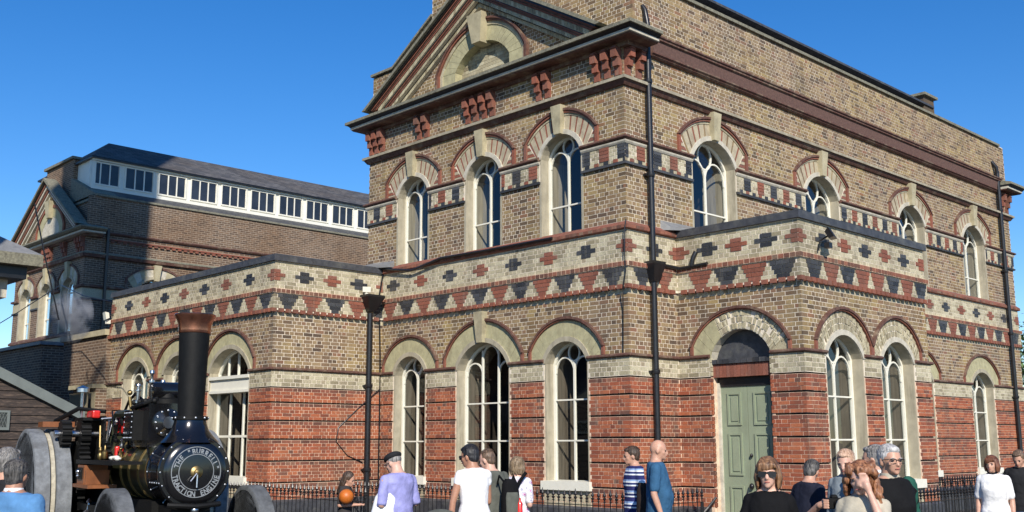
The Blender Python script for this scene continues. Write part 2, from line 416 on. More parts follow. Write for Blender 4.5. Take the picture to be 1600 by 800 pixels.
for i, (cls, u0, u1, z0, z1, seg, out) in enumerate(BR):
    if i in single:
        o = bpy.data.objects.new('brick', unit[cls]); COL.objects.link(o); o.parent = HOUSE
        o.location = seg.P((u0+u1)/2, (z0+z1)/2, out-BD/2)
        o.scale = (u1-u0, BD, z1-z0) if seg.ax == 'F' else (BD, u1-u0, z1-z0)
        continue
    mb = bulk.setdefault(cls, MB())
    j = random.uniform(-.0012, .0012)
    P = seg.P
    mb.add([P(u0, z0+j, out), P(u1, z0-j, out), P(u1, z1-j, out), P(u0, z1+j, out), P(u0, z0+j, out-BD), P(u1, z0-j, out-BD), P(u1, z1-j, out-BD), P(u0, z1+j, out-BD)],
           [(0, 1, 2, 3), (0, 3, 7, 4), (1, 5, 6, 2), (3, 2, 6, 7), (0, 4, 5, 1)])
NM = dict(stock='stock_brickwork', cream='cream_brickwork', red='red_brickwork', dark='blue_brickwork', redfine='red_pattern_brickwork', soot='weathered_brickwork', brown='brown_header_course')
for k, mb in bulk.items(): mb.build(NM[k], k, HOUSE, kind='stuff')
print('bricks', len(BR))

# mortar core: slabs behind the bricks, with the real openings left out
core = {'mortar': MB(), 'mortar_red': MB()}
def core_zone(segs, z0, z1, out, step=.06, mat='mortar', extra=None, thick=.30):
    for seg in segs:
        a, b = ext(seg, out); ea, eb = ENDS[id(seg)]
        if ea == 1: a += .004
        if eb == 1: b -= .004
        zs = [z0]; z = z0
        cut = any(o.zt > z0 and o.zb < z1 for o in seg.op) or extra
        if cut:
            marks = sorted(set([z0, z1] + [q for o in seg.op for q in (o.zb, o.zs, o.Zleg, o.zl) if z0 < q < z1]))
            zz = []
            for p, q in zip(marks, marks[1:]):
                flat = not extra and all(q <= max(o.zs, 0)+1e-6 or q <= o.Zleg + 1e-6 or p >= o.zt for o in seg.op)
                k = 1 if flat else max(1, math.ceil((q-p)/step))
                zz += [p+(q-p)*i/k for i in range(k)]
            zs = zz + [z1]
        else: zs = [z0, z1]
        for p, q in zip(zs, zs[1:]):
            ex = []
            for o in seg.op:
                if q <= o.zb+1e-6 or p >= o.zc+.05: continue
                if p < o.Zleg-1e-4: ex.append((o.c-o.w-.03, o.c+o.w+.03))
                else:
                    h = arc_half(o.w+.03, o.zs, o.zc+.03, p)
                    if h: ex.append((o.c-h, o.c+h))
            if extra: ex += extra(seg, p, q)
            for x, y in free(a, b, ex):
                P = seg.P
                core[mat].hexa([P(x, p, out), P(x, p, out-thick), P(y, p, out-thick), P(y, p, out), P(x, q, out), P(x, q, out-thick), P(y, q, out-thick), P(y, q, out)])
core_zone(LOWER, GZ, .75, .0165, mat='mortar_red')
for a_, b_ in zip(J, J[1:]): core_zone(LOWER, a_+.02, b_-.012, .0165, mat='mortar_red')
for a_ in J: core_zone(LOWER, a_-.015, a_+.022, -.025, mat='mortar_red')
core_zone(LOWER, 2.735, 3.10, .0185)
core_zone(LOWER, 3.10, 4.33, -.0035)
core_zone(LOWER, 4.33, 4.70, .0415)
core_zone(LOWER, 4.70, 5.40, .0165)
core_zone(UPPER, 5.40, 6.64, -.0033)
core_zone(UPPER, 6.64, 7.05, .0165)
core_zone(UPPER, 7.05, 8.2, -.0036)
core_zone([FU], 8.2, 9.2, -.0034)
core_zone([SU], 8.2, 9.3, -.0035); core_zone([SUU], 9.3, 10.40, -.0035)
core_zone([FU], 9.2, 10.95, -.0036, extra=lambda s, a, b: rake(s, a, b, .92))
core_zone([SHO], 9.3, 12.32, -.0035, extra=mk_shoulder, thick=.45)
core['mortar'].build('wall_core', 'mortar', HOUSE); core['mortar_red'].build('lower_wall_core', 'mortar_red', HOUSE)

# ------------------------------------------------------------------ ledges swept round the plan
def offset_path(path, d):
    out = []
    n = len(path)
    dirs = [(Vector(path[i+1])-Vector(path[i])).normalized() for i in range(n-1)]
    for i in range(n):
        if i == 0: nn = Vector((dirs[0].y, -dirs[0].x)); out.append(Vector(path[0])+nn*d)
        elif i == n-1: nn = Vector((dirs[-1].y, -dirs[-1].x)); out.append(Vector(path[-1])+nn*d)
        else:
            a = Vector((dirs[i-1].y, -dirs[i-1].x)); b = Vector((dirs[i].y, -dirs[i].x))
            out.append(Vector(path[i]) + (a+b)*d/(1+a.dot(b)))
    return out
def sweep(mb, path, prof, closed_prof=True):
    """prof: list of (out, z) going round"""
    path = [Vector((p[0], p[1])) for p in path]
    offs = [offset_path(path, o) for o, z in prof]
    n = len(prof); vs = []; fs = []
    for i in range(len(path)):
        for k in range(n): vs.append((offs[k][i].x, offs[k][i].y, prof[k][1]))
    for i in range(len(path)-1):
        for k in range(n):
            k2 = (k+1) % n; fs.append((i*n+k, i*n+k2, (i+1)*n+k2, (i+1)*n+k))
    fs.append(tuple(reversed(range(n)))); fs.append(tuple((len(path)-1)*n+k for k in range(n)))
    mb.add(vs, fs)
PATH = [(XLE, YL), (XL, YL), (XL, 0), (0, 0), (0, YP), (XP, YP), (XP, YPE), (0, YPE), (0, SD), (-.4, SD)]
UP_PATH = [(-W, .4), (-W, 0), (0, 0), (0, SD), (-.4, SD)]
def split_path(path, segs, half):
    """break a plan path at the openings; returns the pieces"""
    pieces = [[path[0]]]
    for i in range(len(path)-1):
        a, b = path[i], path[i+1]; seg = next((s for s in segs if abs((s.fx if s.ax == 'F' else a[0])-(a[1] if s.ax == 'F' else s.fx)) < 1e-6 and (a[1] == b[1]) == (s.ax == 'F') and abs(s.u0-(a[0] if s.ax == 'F' else a[1])) < 1e-6), None)
        if seg:
            for o in sorted(seg.op, key=lambda o: o.c):
                p = (o.c-half(o), a[1]) if seg.ax == 'F' else (a[0], o.c-half(o)); q = (o.c+half(o), a[1]) if seg.ax == 'F' else (a[0], o.c+half(o))
                pieces[-1].append(p); pieces.append([q])
        pieces[-1].append(b)
    return pieces
def pieces(name, mat, path, segs, half, prof):
    for pc in split_path(path, segs, half): lg = MB(); sweep(lg, pc, prof); lg.build(name, mat, HOUSE)
H3 = lambda o: o.w+.03
pieces('impost_ledge', 'ledge', PATH, LOWER, H3, [(-.02, 3.062), (.05, 3.07), (.075, 3.09), (.075, 3.115), (.05, 3.135), (-.02, 3.145)])
pieces('upper_impost_ledge', 'ledge', UP_PATH, UPPER, H3, [(-.02, 7.06), (.07, 7.075), (.10, 7.10), (.10, 7.125), (.06, 7.15), (-.02, 7.155)])
pieces('cream_moulding', 'pale', UP_PATH, UPPER, H3, [(-.02, 7.0), (.035, 7.0), (.055, 7.03), (.06, 7.058), (-.02, 7.058)])
pieces('dark_string_course', 'dark', UP_PATH, UPPER, H3, [(-.02, 6.60), (.05, 6.605), (.055, 6.65), (-.02, 6.655)])
lg = MB(); sweep(lg, PATH, [(-.02, 4.69), (.078, 4.70), (.078, 4.79), (.03, 4.80), (-.02, 4.80)]); lg.build('string_course_mortar', 'mortar_red', HOUSE)
# string course below the corbel frieze: dark moulding and pale top
lg = MB(); sweep(lg, UP_PATH, [(-.02, 8.115), (.04, 8.12), (.07, 8.16), (.10, 8.21), (-.02, 8.22)]); lg.build('frieze_string_course', 'ledge', HOUSE)
lg = MB(); sweep(lg, UP_PATH, [(-.02, 8.22), (.13, 8.212), (.13, 8.27), (-.02, 8.33)]); lg.build('weathered_string_cap', plain('weathered_cap', (.34, .3, .22), .9, var=.35, scale=12, stain=((.12, .1, .07), 3)), HOUSE)
# dark grooves below each rusticated band are left as real recesses; a black strip paints in their shade
for z in J: pieces('joint_shade_strip', 'joint_shade', PATH, LOWER, lambda o: o.w+.058, [(-.03, z-.011), (-.012, z-.011), (-.012, z+.020), (-.03, z+.020)])
# plinth
pieces('plinth', 'slate', PATH, [PL], lambda o: o.w+.1, [(-.02, GZ), (.075, GZ), (.075, .38), (.02, .42), (-.02, .42)])
# sills / copings over the lower walls
def coping(name, path, mat, prof, n=None):
    mb = MB(); sweep(mb, path, prof); return mb.build(name, mat, HOUSE)
SILL = [(-.02, 5.375), (.055, 5.385), (.078, 5.395), (.078, 5.465), (-.01, 5.545), (-.02, 5.545)]
coping('sill_course', [(XL, 0), (0, 0), (0, YP)], 'terra', SILL)
coping('sill_course', [(0, YPE), (0, SD), (-.4, SD)], 'terra', SILL)
SL = [(-.32, 5.38), (.075, 5.385), (.075, 5.52), (-.02, 5.545), (-.32, 5.545)]
coping('slate_coping', [(XLE, YL), (XL, YL), (XL, -.02)], 'slate', SL)
coping('slate_coping', [(.02, YP), (XP, YP), (XP, YPE), (.1, YPE)], 'slate', SL)
mb = MB(); mb.box((XLE, YL+.2, 5.2), (XL-.2, 4, 5.36)); mb.box((-.2, YP+.2, 5.2), (XP-.2, YPE-.2, 5.36)); mb.build('flat_roof', 'lead', HOUSE)
for y in [YL+k*.9+.45 for k in range(0)]: pass
# flashings in the two inner corners
mb = MB(); mb.hexa([(XL-.5, -.36, 5.546), (XL-.5, -.005, 5.546), (XL+.42, -.005, 5.50), (XL+.42, -.12, 5.50), (XL-.5, -.36, 5.57), (XL-.5, -.005, 5.70), (XL+.42, -.005, 5.66), (XL+.42, -.12, 5.56)]); mb.build('flashing', 'lead', HOUSE)
mb = MB(); mb.hexa([(.004, YP-.45, 5.50), (.004, YP+.5, 5.546), (.4, YP+.5, 5.546), (.12, YP-.3, 5.50), (.004, YP-.45, 5.68), (.004, YP+.5, 5.70), (.4, YP+.5, 5.565), (.12, YP-.3, 5.56)]); mb.build('flashing', 'lead', HOUSE)
# red course with dentils below the pattern band
lg = MB(); sweep(lg, PATH, [(-.02, 4.335), (.02, 4.335), (.02, 4.37), (-.02, 4.37)]); lg.build('dentil_backing', 'redfine', HOUSE)
den = {a: MB().box((-.058, -.02, 0), (.058, .07, .078)).mesh('dentil') if a == 'F' else MB().box((-.07, -.058, 0), (.02, .058, .078)).mesh('dentil') for a in 'FS'}
for a in den: den[a].materials.append(M['redfine'])
cnt = 0
for seg in LOWER:
    a, b = ext(seg, .04); n = round((b-a)/.176)
    for k in range(n+1):
        u = a+(b-a)*k/n
        if ENDS[id(seg)][1] and k == n: continue
        if ENDS[id(seg)][0] == -1 and k == 0: continue
        o = bpy.data.objects.new('dentil', den[seg.ax]); COL.objects.link(o); o.parent = HOUSE; cnt += 1
        if seg.ax == 'F': o.location = (u, seg.fx-.035-.07+.035, 4.292+random.uniform(-.002, .002))
        else: o.location = (seg.fx+.07, u, 4.292+random.uniform(-.002, .002))
print('dentils', cnt)

# ------------------------------------------------------------------ windows
def arcpts(w, zs, zc, n):
    h = zc-zs
    if h >= w*.999: R = w; cz = zc-w; a = math.pi/2
    else: R = (w*w+h*h)/(2*h); cz = zc-R; a = math.asin(w/R)
    return [(R*math.sin(-a+2*a*i/n), cz+R*math.cos(-a+2*a*i/n)) for i in range(n+1)]
def full(w, zb, zs, zc, n, nl=0):
    pts = arcpts(w, zs, zc, n)
    legs = [(-w, zb+(pts[0][1]-zb)*i/nl) for i in range(nl)] if nl else []
    return legs + pts + [(w, z) for _, z in reversed(legs)]
def ringmesh(mb, seg, c, inner, outer, fo, fb, i0=0, i1=None, gap=0.):
    """solid strip between two polylines; fo front outward distance, fb back"""
    i1 = len(inner)-1 if i1 is None else i1
    for i in range(i0, i1):
        a, b, d, e = inner[i], inner[i+1], outer[i+1], outer[i]
        P = lambda q, o: seg.P(c+q[0], q[1], o)
        mb.hexa([P(a, fo), P(a, fb), P(b, fb), P(b, fo), P(e, fo), P(e, fb), P(d, fb), P(d, fo)])
def lerp(a, b, t): return (a[0]+(b[0]-a[0])*t, a[1]+(b[1]-a[1])*t)
def sub(pts, k):                               # subdivide a polyline k times
    out = []
    for a, b in zip(pts, pts[1:]): out += [lerp(a, b, i/k) for i in range(k)]
    return out+[pts[-1]]
def bar(mb, seg, p, q, w, fo, fb):             # straight bar between 2 (u,z) points
    d = Vector((q[0]-p[0], q[1]-p[1])); n = Vector((-d.y, d.x)).normalized()*w/2
    c = [(p[0]-n.x, p[1]-n.y), (q[0]-n.x, q[1]-n.y), (q[0]+n.x, q[1]+n.y), (p[0]+n.x, p[1]+n.y)]
    P = lambda r, o: seg.P(r[0], r[1], o)
    mb.hexa([P(c[0], fo), P(c[0], fb), P(c[1], fb), P(c[1], fo), P(c[3], fo), P(c[3], fb), P(c[2], fb), P(c[2], fo)])
def curve_bar(mb, seg, pts, w, fo, fb):
    for i in range(len(pts)-1): bar(mb, seg, pts[i], (pts[i+1][0]+(pts[i+1][0]-pts[i][0])*.04, pts[i+1][1]+(pts[i+1][1]-pts[i][1])*.04), w, fo-.0007*(i % 2), fb)
VC = [0]
def window(seg, o, parent, interior=True, sill=True, lowtran=None):
    c, w = o.c, o.w; d = .20
    fr = MB(); F0, F1 = -d, -d-.06
    ins = full(w-.05, o.zb, o.zs-.02, o.zc-.05, 12, 1); outp = full(w, o.zb, o.zs, o.zc, 12, 1)
    ringmesh(fr, seg, c, ins, outp, F0, F1)
    bar(fr, seg, (c-w, o.zb+.03), (c+w, o.zb+.03), .07, F0+.004, F1)
    G0, G1 = F0-.012, F1+.01
    lights = o.k.get('lights', 2)
    big = o.k.get('big')
    upper = o.zb > 5
    b = .028
    if big:
        ztr = 2.78
        fr2 = MB(); P = seg.P
        for (zz0, zz1, oo) in ((2.72, 2.96, .05), (2.96, 3.03, .10), (2.66, 2.72, .08)):
            fr2.hexa([P(c-w, zz0, -.02+oo-.05), P(c-w, zz0, -d-.05), P(c+w, zz0, -d-.05), P(c+w, zz0, -.02+oo-.05), P(c-w, zz1, -.02+oo-.05), P(c-w, zz1, -d-.05), P(c+w, zz1, -d-.05), P(c+w, zz1, -.02+oo-.05)])
        for k in (-1, 0, 1): bar(fr, seg, (c+k*w*.5, 3.03), (c+k*w*.5, o.zc-.04-(.12 if k else 0)), .045, G0, G1)
        for k in (-1/3, 1/3): bar(fr, seg, (c+k*w, .75), (c+k*w, 2.7), .05, G0, G1)
        for z in (1.72,): bar(fr, seg, (c-w, z), (c+w, z), .05, G0+.003, G1)
    else:
        zt = [6.12] if upper else [2.36, 1.60]
        iw = w-.05
        if lights == 2:
            r = iw*(.29 if seg.ax == 'F' else .34)
            cz = o.zc-.05-r-.005
            curve_bar(fr, seg, [(c+r*math.sin(t*math.pi/12), cz+r*math.cos(t*math.pi/12)*1.12) for t in range(25)], b, G0, G1)
            hw = iw/2; zsp = cz-r*1.12-.14-hw*.35
            for s in (-1, 1):
                cc = c+s*hw
                curve_bar(fr, seg, [(cc-hw*math.cos(t*math.pi/12), zsp+hw*1.25*math.sin(t*math.pi/12)) for t in range(13)], b, G0-.001, G1)
            bar(fr, seg, (c, o.zb), (c, cz-r*1.1), b+.012, G0+.002, G1)
        else:
            for s in (-1, 1): bar(fr, seg, (c+s*iw/3, o.zb), (c+s*iw/3, o.zc-.13), b+.012, G0+.002, G1)
            for s in (-1, 0, 1):
                cc = c+s*iw*2/3; hw = iw/3; zsp = o.zs-.12 if s else o.zc-.05-hw*1.1
                curve_bar(fr, seg, [(cc-hw*math.cos(t*math.pi/12), zsp+hw*1.1*math.sin(t*math.pi/12)) for t in range(13)], b, G0-.001, G1)
        for z in zt: bar(fr, seg, (c-iw, z), (c+iw, z), b, G0+.004, G1)
    win = fr.build('window', 'white', parent)
    if big: fr2.build('transom', 'white', win)
    # panes: one sheet per light and row
    cols = 3 if (lights == 3 or big) else 2
    rows = ([o.zb+.05] + ([6.12] if upper else ([2.36, 1.60][::-1] if not big else [1.72])) + [o.zs-.05])
    outl = full(w-.02, o.zs-.05, o.zs, o.zc-.02, 10)
    gz = -d-.036
    for i in range(cols):
        x0, x1 = c-w+.02+(2*w-.04)*i/cols, c-w+.02+(2*w-.04)*(i+1)/cols
        for z0, z1 in zip(rows, rows[1:]):
            MB().add([seg.P(x0, z0, gz), seg.P(x1, z0, gz), seg.P(x1, z1, gz), seg.P(x0, z1, gz)], [(0, 1, 2, 3)]).build('pane', 'glass', win)
        top = [(x0-c, o.zs-.05)] + [p for p in outl if x0-c-1e-6 <= p[0] <= x1-c+1e-6]
        hh = lambda x: next((a[1]+(q[1]-a[1])*(x-a[0])/(q[0]-a[0]) for a, q in zip(outl, outl[1:]) if a[0] <= x <= q[0]), o.zs)
        pts = [(x0-c, o.zs-.05), (x1-c, o.zs-.05)] + [(x, hh(x)) for x in [x1-c-(x1-x0)*k/8 for k in range(9)]]
        MB().add([seg.P(c+p[0], p[1], gz) for p in pts], [tuple(range(len(pts)))]).build('pane', 'glass', win)
    # stone surround: reveal lining and flush margin
    sm = MB()
    inn = full(w, o.zb, o.zs, o.zc, 14, 1); ou = full(w+o.fl, o.zb, o.zs, o.zc+.055, 14, 1)
    ringmesh(sm, seg, c, inn, ou, .008, -d-.07)
    sm.build('stone_surround', 'jamb', win)
    lab = MB(); k = 1
    a = arcpts(w+.004, o.zs, o.zc+.004, 14); bb = arcpts(w+.10, o.zs, o.zc+.10, 14)
    ringmesh(lab, seg, c, a, bb, .035, -.05); lab.build('label_mould', 'pale' if o.style != 'olive' else 'jamb', win)
    # voussoirs
    nv = 13 if o.style != 'striped' else 11
    vk = 4 if o.style == 'striped' else 2; ai = arcpts(w+.10, o.zs, o.zc+.10, nv*vk); ao = arcpts(o.W-o.ring-.0, o.zl, o.zt-o.ring, nv*vk)
    if o.style == 'striped': ao = arcpts(o.W-o.ring-.055, o.zl, o.zt-o.ring-.055, nv*vk)
    edges = []
    if o.style in ('olive',):
        t = 0
        for k in range(nv): edges.append((2*k, 2*k+2, 'olive', .006))
    elif o.style == 'striped':
        for k in range(nv): edges.append((4*k, 4*k+1, 'redfine' if (seg.ax == 'F' or k % 4 > 1) else 'stock', .004)); edges.append((4*k+1, 4*k+4, 'buff', .006))
    if o.style in ('olive', 'striped'):
        for (i0, i1, mt, out) in edges:
            if 'key' in o.k and abs((i0+i1)/2-nv*vk/2) < (1.6 if vk == 2 else 3.2): continue
            if VC[0] >= 290: break
            mb = MB(); g_ = .02; A = [lerp(ai[i0], ai[i0+1], g_*2), lerp(ai[i1-1], ai[i1], 1-g_*2)]; B = [lerp(ao[i0], ao[i0+1], g_*2), lerp(ao[i1-1], ao[i1], 1-g_*2)]
            if i1-i0 > 1: A[1:1] = ai[i0+1:i1]; B[1:1] = ao[i0+1:i1]
            ringmesh(mb, seg, c, A, B, out, -.09); mb.build('voussoir', mt, win); VC[0] += 1
        jb = MB(); ringmesh(jb, seg, c, ai, ao, -.002, -.12); jb.build('arch_joint', 'stone' if o.style == 'olive' else 'mortar', win)
    else:
        rows3 = 3
        mbs = MB(); rr = random.Random(3)
        for r in range(rows3):
            ri = [lerp(p, q, r/rows3+.03) for p, q in zip(ai, ao)]; ro = [lerp(p, q, (r+1)/rows3-.02) for p, q in zip(ai, ao)]
            ri = sub(ri, 2); ro = sub(ro, 2)
            for i in range(len(ri)-1):
                ringmesh(mbs, seg, c, [lerp(ri[i], ri[i+1], .07), lerp(ri[i], ri[i+1], .95)], [lerp(ro[i], ro[i+1], .05), lerp(ro[i], ro[i+1], .93)], .004+rr.uniform(-.008, .012), -.08)
        mbs.build('arch_brick', 'cream', win, kind='stuff')
        jb = MB(); ringmesh(jb, seg, c, ai, ao, -.006, -.12); jb.build('arch_joint', 'mortar', win)
    # haunch blocks beside the arch springing
    blk = MB(); hb = {'buff': MB(), 'redfine': MB(), 'olive': MB(), 'cream': MB()}
    zz0 = o.Zleg+.012; r = 0; wi = w+.10; wo = o.W-o.ring
    base = o.zs
    for s in (-1, 1):
        n = 5 if o.style == 'striped' else 3
        # region between springing of the voussoirs and the ledge, outside the label
        lo, hi = zz0, o.zl+.0
        tri_i = [(s*(w+.06), lo), (s*(w+.06), max(lo, o.zs))]
        cn = [(s*wo, lo), (s*wo, o.zl), (s*(w+.10), o.zs), (s*(w+.06), lo)]
        for k in range(n):
            t0, t1 = k/n, (k+1)/n-.03
            za, zb_ = lo+(hi-lo)*t0, lo+(hi-lo)*t1
            xi0 = (w+.06) if za <= o.zs else (w+.10)+(wo-w-.10)*min(1, (za-o.zs)/(o.zl-o.zs+1e-6))
            xi1 = (w+.06) if zb_ <= o.zs else (w+.10)+(wo-w-.10)*min(1, (zb_-o.zs)/(o.zl-o.zs+1e-6))
            if wo-xi0 < .03: continue
            mt = {'striped': ('buff', 'redfine')[k % 2], 'olive': 'olive'}.get(o.style, 'cream')
            q = [(s*xi0, za), (s*wo, za), (s*wo, zb_), (s*min(xi1, wo-.01), zb_)]
            P = lambda p, f: seg.P(c+p[0], p[1], f)
            f0 = .005
            hbm = MB(); hbm.hexa([P(q[0], f0), P(q[0], -.08), P(q[1], -.08), P(q[1], f0), P(q[3], f0), P(q[3], -.08), P(q[2], -.08), P(q[2], f0)]); hbm.build('haunch_block', mt, win)
        P = lambda p, f: seg.P(c+p[0], p[1], f)
        blk = MB(); blk.add([P(p, -.004) for p in cn], [tuple(range(4))]); blk.build('haunch_backing', 'mortar' if o.style != 'olive' else 'stone', win)
    # red hood ring
    hd = MB(); k = 16
    a = full(o.W-o.ring, o.Zleg+.01, o.zl, o.zt-o.ring, k, 1); b2 = full(o.W, o.Zleg+.01, o.zl, o.zt, k, 1)
    if o.k.get('clip'): pass
    ringmesh(hd, seg, c, a, b2, .045, -.06); hd.build('arch_hood', 'redfine' if upper else 'terra', win)
    hd = MB(); a3 = arcpts(o.W+.012, o.zl, o.zt+.016, k); ringmesh(hd, seg, c, arcpts(o.W-.03, o.zl, o.zt-.03, k), a3, .07, -.02)
    hd.build('hood_mould', 'ledge', win)
    if o.style == 'striped':
        bd = MB(); ringmesh(bd, seg, c, arcpts(o.W-o.ring-.05, o.zl, o.zt-o.ring-.05, k), arcpts(o.W-o.ring-.004, o.zl, o.zt-o.ring-.004, k), .018, -.05); bd.build('bead_course', 'cream', win)
    if 'key' in o.k:
        z0, z1 = o.k['key']; ks = MB(); P = seg.P
        w0, w1 = .085, .135
        fo = .13
        ks.hexa([P(c-w0, z0, fo-.02), P(c-w0, z0, -.1), P(c+w0, z0, -.1), P(c+w0, z0, fo-.02), P(c-w1, z1, fo+.02), P(c-w1, z1, -.02), P(c+w1, z1, -.02), P(c+w1, z1, fo+.02)])
        ks.build('keystone', 'stone', win)
    if sill and not upper:
        P = seg.P; sb = MB(); e = o.w+.085
        sb.hexa([P(c-e, .70, .09), P(c-e, .70, -.25), P(c+e, .70, -.25), P(c+e, .70, .09), P(c-e, .86, .09), P(c-e, .875, -.25), P(c+e, .875, -.25), P(c+e, .86, .09)])
        sb.build('sill', 'white', win)
    if interior:                               # side shutters and the dark room behind
        P = seg.P; ib = MB(); D2 = -d-.6
        for s in (-1, 1):
            u = c+s*(w-.015)
            ib.add([P(u, o.zb, -d-.06), P(u, o.zb, D2), P(u, o.zc, D2), P(u, o.zc, -d-.06)], [(0, 1, 2, 3)])
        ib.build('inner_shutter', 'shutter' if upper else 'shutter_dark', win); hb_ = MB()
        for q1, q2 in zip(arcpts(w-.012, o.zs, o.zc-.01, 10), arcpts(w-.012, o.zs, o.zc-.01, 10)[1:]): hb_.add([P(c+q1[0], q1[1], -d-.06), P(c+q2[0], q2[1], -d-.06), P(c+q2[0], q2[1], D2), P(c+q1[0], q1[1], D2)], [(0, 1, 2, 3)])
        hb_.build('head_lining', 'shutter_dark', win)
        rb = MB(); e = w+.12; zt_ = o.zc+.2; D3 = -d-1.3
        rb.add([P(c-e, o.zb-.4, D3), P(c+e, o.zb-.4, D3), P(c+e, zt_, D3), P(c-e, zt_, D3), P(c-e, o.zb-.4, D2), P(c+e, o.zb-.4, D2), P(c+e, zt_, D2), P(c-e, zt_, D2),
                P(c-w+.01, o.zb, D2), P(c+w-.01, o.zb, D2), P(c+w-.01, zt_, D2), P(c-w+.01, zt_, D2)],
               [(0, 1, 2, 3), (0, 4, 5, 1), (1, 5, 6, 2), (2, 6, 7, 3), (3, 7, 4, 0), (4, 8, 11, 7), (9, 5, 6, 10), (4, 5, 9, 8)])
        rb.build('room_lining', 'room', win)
    return win
for seg in LOWER+UPPER:
    for o in seg.op:
        if not o.k.get('door'): window(seg, o, HOUSE)

# ------------------------------------------------------------------ porch doorway
o = PL.op[0]; c, w = o.c, o.w; P = PL.P; d = .17
def hx(mb, u0, u1, z0, z1, fo, fb, seg=PL): 
    P = seg.P; return mb.hexa([P(u0, z0, fo), P(u0, z0, fb), P(u1, z0, fb), P(u1, z0, fo), P(u0, z1, fo), P(u0, z1, fb), P(u1, z1, fb), P(u1, z1, fo)])
DOOR = MB(); hx(DOOR, c-w+.055, c-.004, GZ+.06, 2.55, -d, -d-.06); hx(DOOR, c+.004, c+w, GZ+.06, 2.55, -d, -d-.06)
door = DOOR.build('door', 'green', HOUSE)
for s, (a, b) in enumerate(((c-w+.19, c-.13), (c+.13, c+w-.12))):
    for z0, z1 in ((1.86, 2.44), (.98, 1.72), (.12, .80)):
        fm = MB()
        for (x0, x1, y0, y1) in ((a, b, z0, z0+.035), (a, b, z1-.035, z1), (a, a+.035, z0+.035, z1-.035), (b-.035, b, z0+.035, z1-.035)): hx(fm, x0, x1, y0, y1, -d+.022, -d-.01)
        fm.build('panel_moulding', 'green', door); pm = MB(); hx(pm, a+.075, b-.075, z0+.075, z1-.075, -d+.014, -d-.01); pm.build('panel', 'green', door)
kn = MB().sphere(P(c+.06, 1.33, -d+.03), .028, sc=(1, 1, 1.3)); kn.sphere(P(c+.045, .80, -d+.04), .045, sc=(1, 1, 1.2)); kn.build('knob', 'iron', door, smooth=True)
fj = MB(); hx(fj, c-w, c-w+.055, GZ, 2.62, -d+.05, -d-.05); fj.build('door_jamb', 'pale', door)
hd = MB(); hx(hd, c-w, c+w, 2.55, 2.71, -d+.02, -d-.08); hx(hd, c+w-.005, c+w+.03, GZ, 2.71, -.02, -d-.06); hd.build('door_head', 'iron', door)
st = MB(); hx(st, c-w-.1, c+w+.1, GZ, GZ+.14, .35, -d); st.build('doorstep', 'pale', HOUSE)
k = 0; u = c-w-.02; nb = 17
while k < nb:
    e = (2*w+.06)/nb; mb = MB(); hx(mb, u+.003, u+e-.003, 2.715, 2.945, -.03+random.uniform(-.002, .002), -.2); mb.build('lintel_brick', 'redfine', HOUSE); u += e; k += 1
u = c-w-.03; nb = 10
for k in range(nb):
    e = (2*w+.06)/nb; mb = MB(); hx(mb, u+.004, u+e-.004, 2.955, 3.035, .005, -.2); mb.build('lintel_brick', 'dark', HOUSE); u += e
fan = MB(); pts = full(w+.03, 3.03, o.zs, o.zc, 12); fan.add([P(c+p[0], p[1], -.20) for p in pts+[(w, 3.0), (-w, 3.0)]], [tuple(range(len(pts)+2))]); fan.build('fanlight_board', 'slate', HOUSE)
rv = MB(); ringmesh(rv, PL, c, full(w+.03, 3.03, o.zs, o.zc, 12), full(w+.08, 3.03, o.zs, o.zc+.05, 12), .0, -.3); rv.build('arch_soffit', 'pale', HOUSE)
jm = MB(); hx(jm, c-w-.06, c-w, GZ, 2.72, -.02, -.32); hx(jm, c+w, c+w+.06, GZ, 2.72, -.0, -.32); jm.build('door_reveal', 'mortar_red', HOUSE)
ai = arcpts(w+.03, o.zs, o.zc, 26); ao = arcpts(o.W-o.ring, o.zl, o.zt-o.ring, 26)
for i0, i1 in ((0, 2), (2, 4), (4, 7)):
    mb = MB(); ringmesh(mb, PL, c, [lerp(ai[i0], ai[i0+1], .04)]+ai[i0+1:i1]+[lerp(ai[i1-1], ai[i1], .96)], [lerp(ao[i0], ao[i0+1], .04)]+ao[i0+1:i1]+[lerp(ao[i1-1], ao[i1], .96)], .012, -.2); mb.build('voussoir', 'olive', HOUSE)
mbs = MB(); rr = random.Random(5)
for r in range(3):
    ri = [lerp(p, q, r/3+.03) for p, q in zip(ai, ao)][7:]; ro = [lerp(p, q, (r+1)/3-.02) for p, q in zip(ai, ao)][7:]
    ri = sub(ri, 2); ro = sub(ro, 2)
    for i in range(len(ri)-1): ringmesh(mbs, PL, c, [lerp(ri[i], ri[i+1], .07), lerp(ri[i], ri[i+1], .95)], [lerp(ro[i], ro[i+1], .05), lerp(ro[i], ro[i+1], .93)], .004+rr.uniform(-.012, .016), -.2)
mbs.build('arch_brick', 'cream', HOUSE, kind='stuff')
jb = MB(); ringmesh(jb, PL, c, ai, ao, -.006, -.25); jb.build('arch_joint', 'mortar', HOUSE)
for s in (-1, 1):
    mb = MB(); a0, a1 = sorted((c+s*(w+.02), c+s*(o.W-o.ring))); hx(mb, a0, a1, 3.14, 3.3, .008 if s < 0 else .006, -.2); mb.build('haunch_block', 'olive' if s < 0 else 'cream', HOUSE)
hd = MB(); ringmesh(hd, PL, c, full(o.W-o.ring, 3.14, o.zl, o.zt-o.ring, 16, 1), full(o.W, 3.14, o.zl, o.zt, 16, 1), .045, -.06); hd.build('arch_hood', 'redfine', HOUSE)
hd = MB(); ringmesh(hd, PL, c, arcpts(o.W-.03, o.zl, o.zt-.03, 16), arcpts(o.W+.012, o.zl, o.zt+.016, 16), .07, -.02); hd.build('hood_mould', 'ledge', HOUSE)
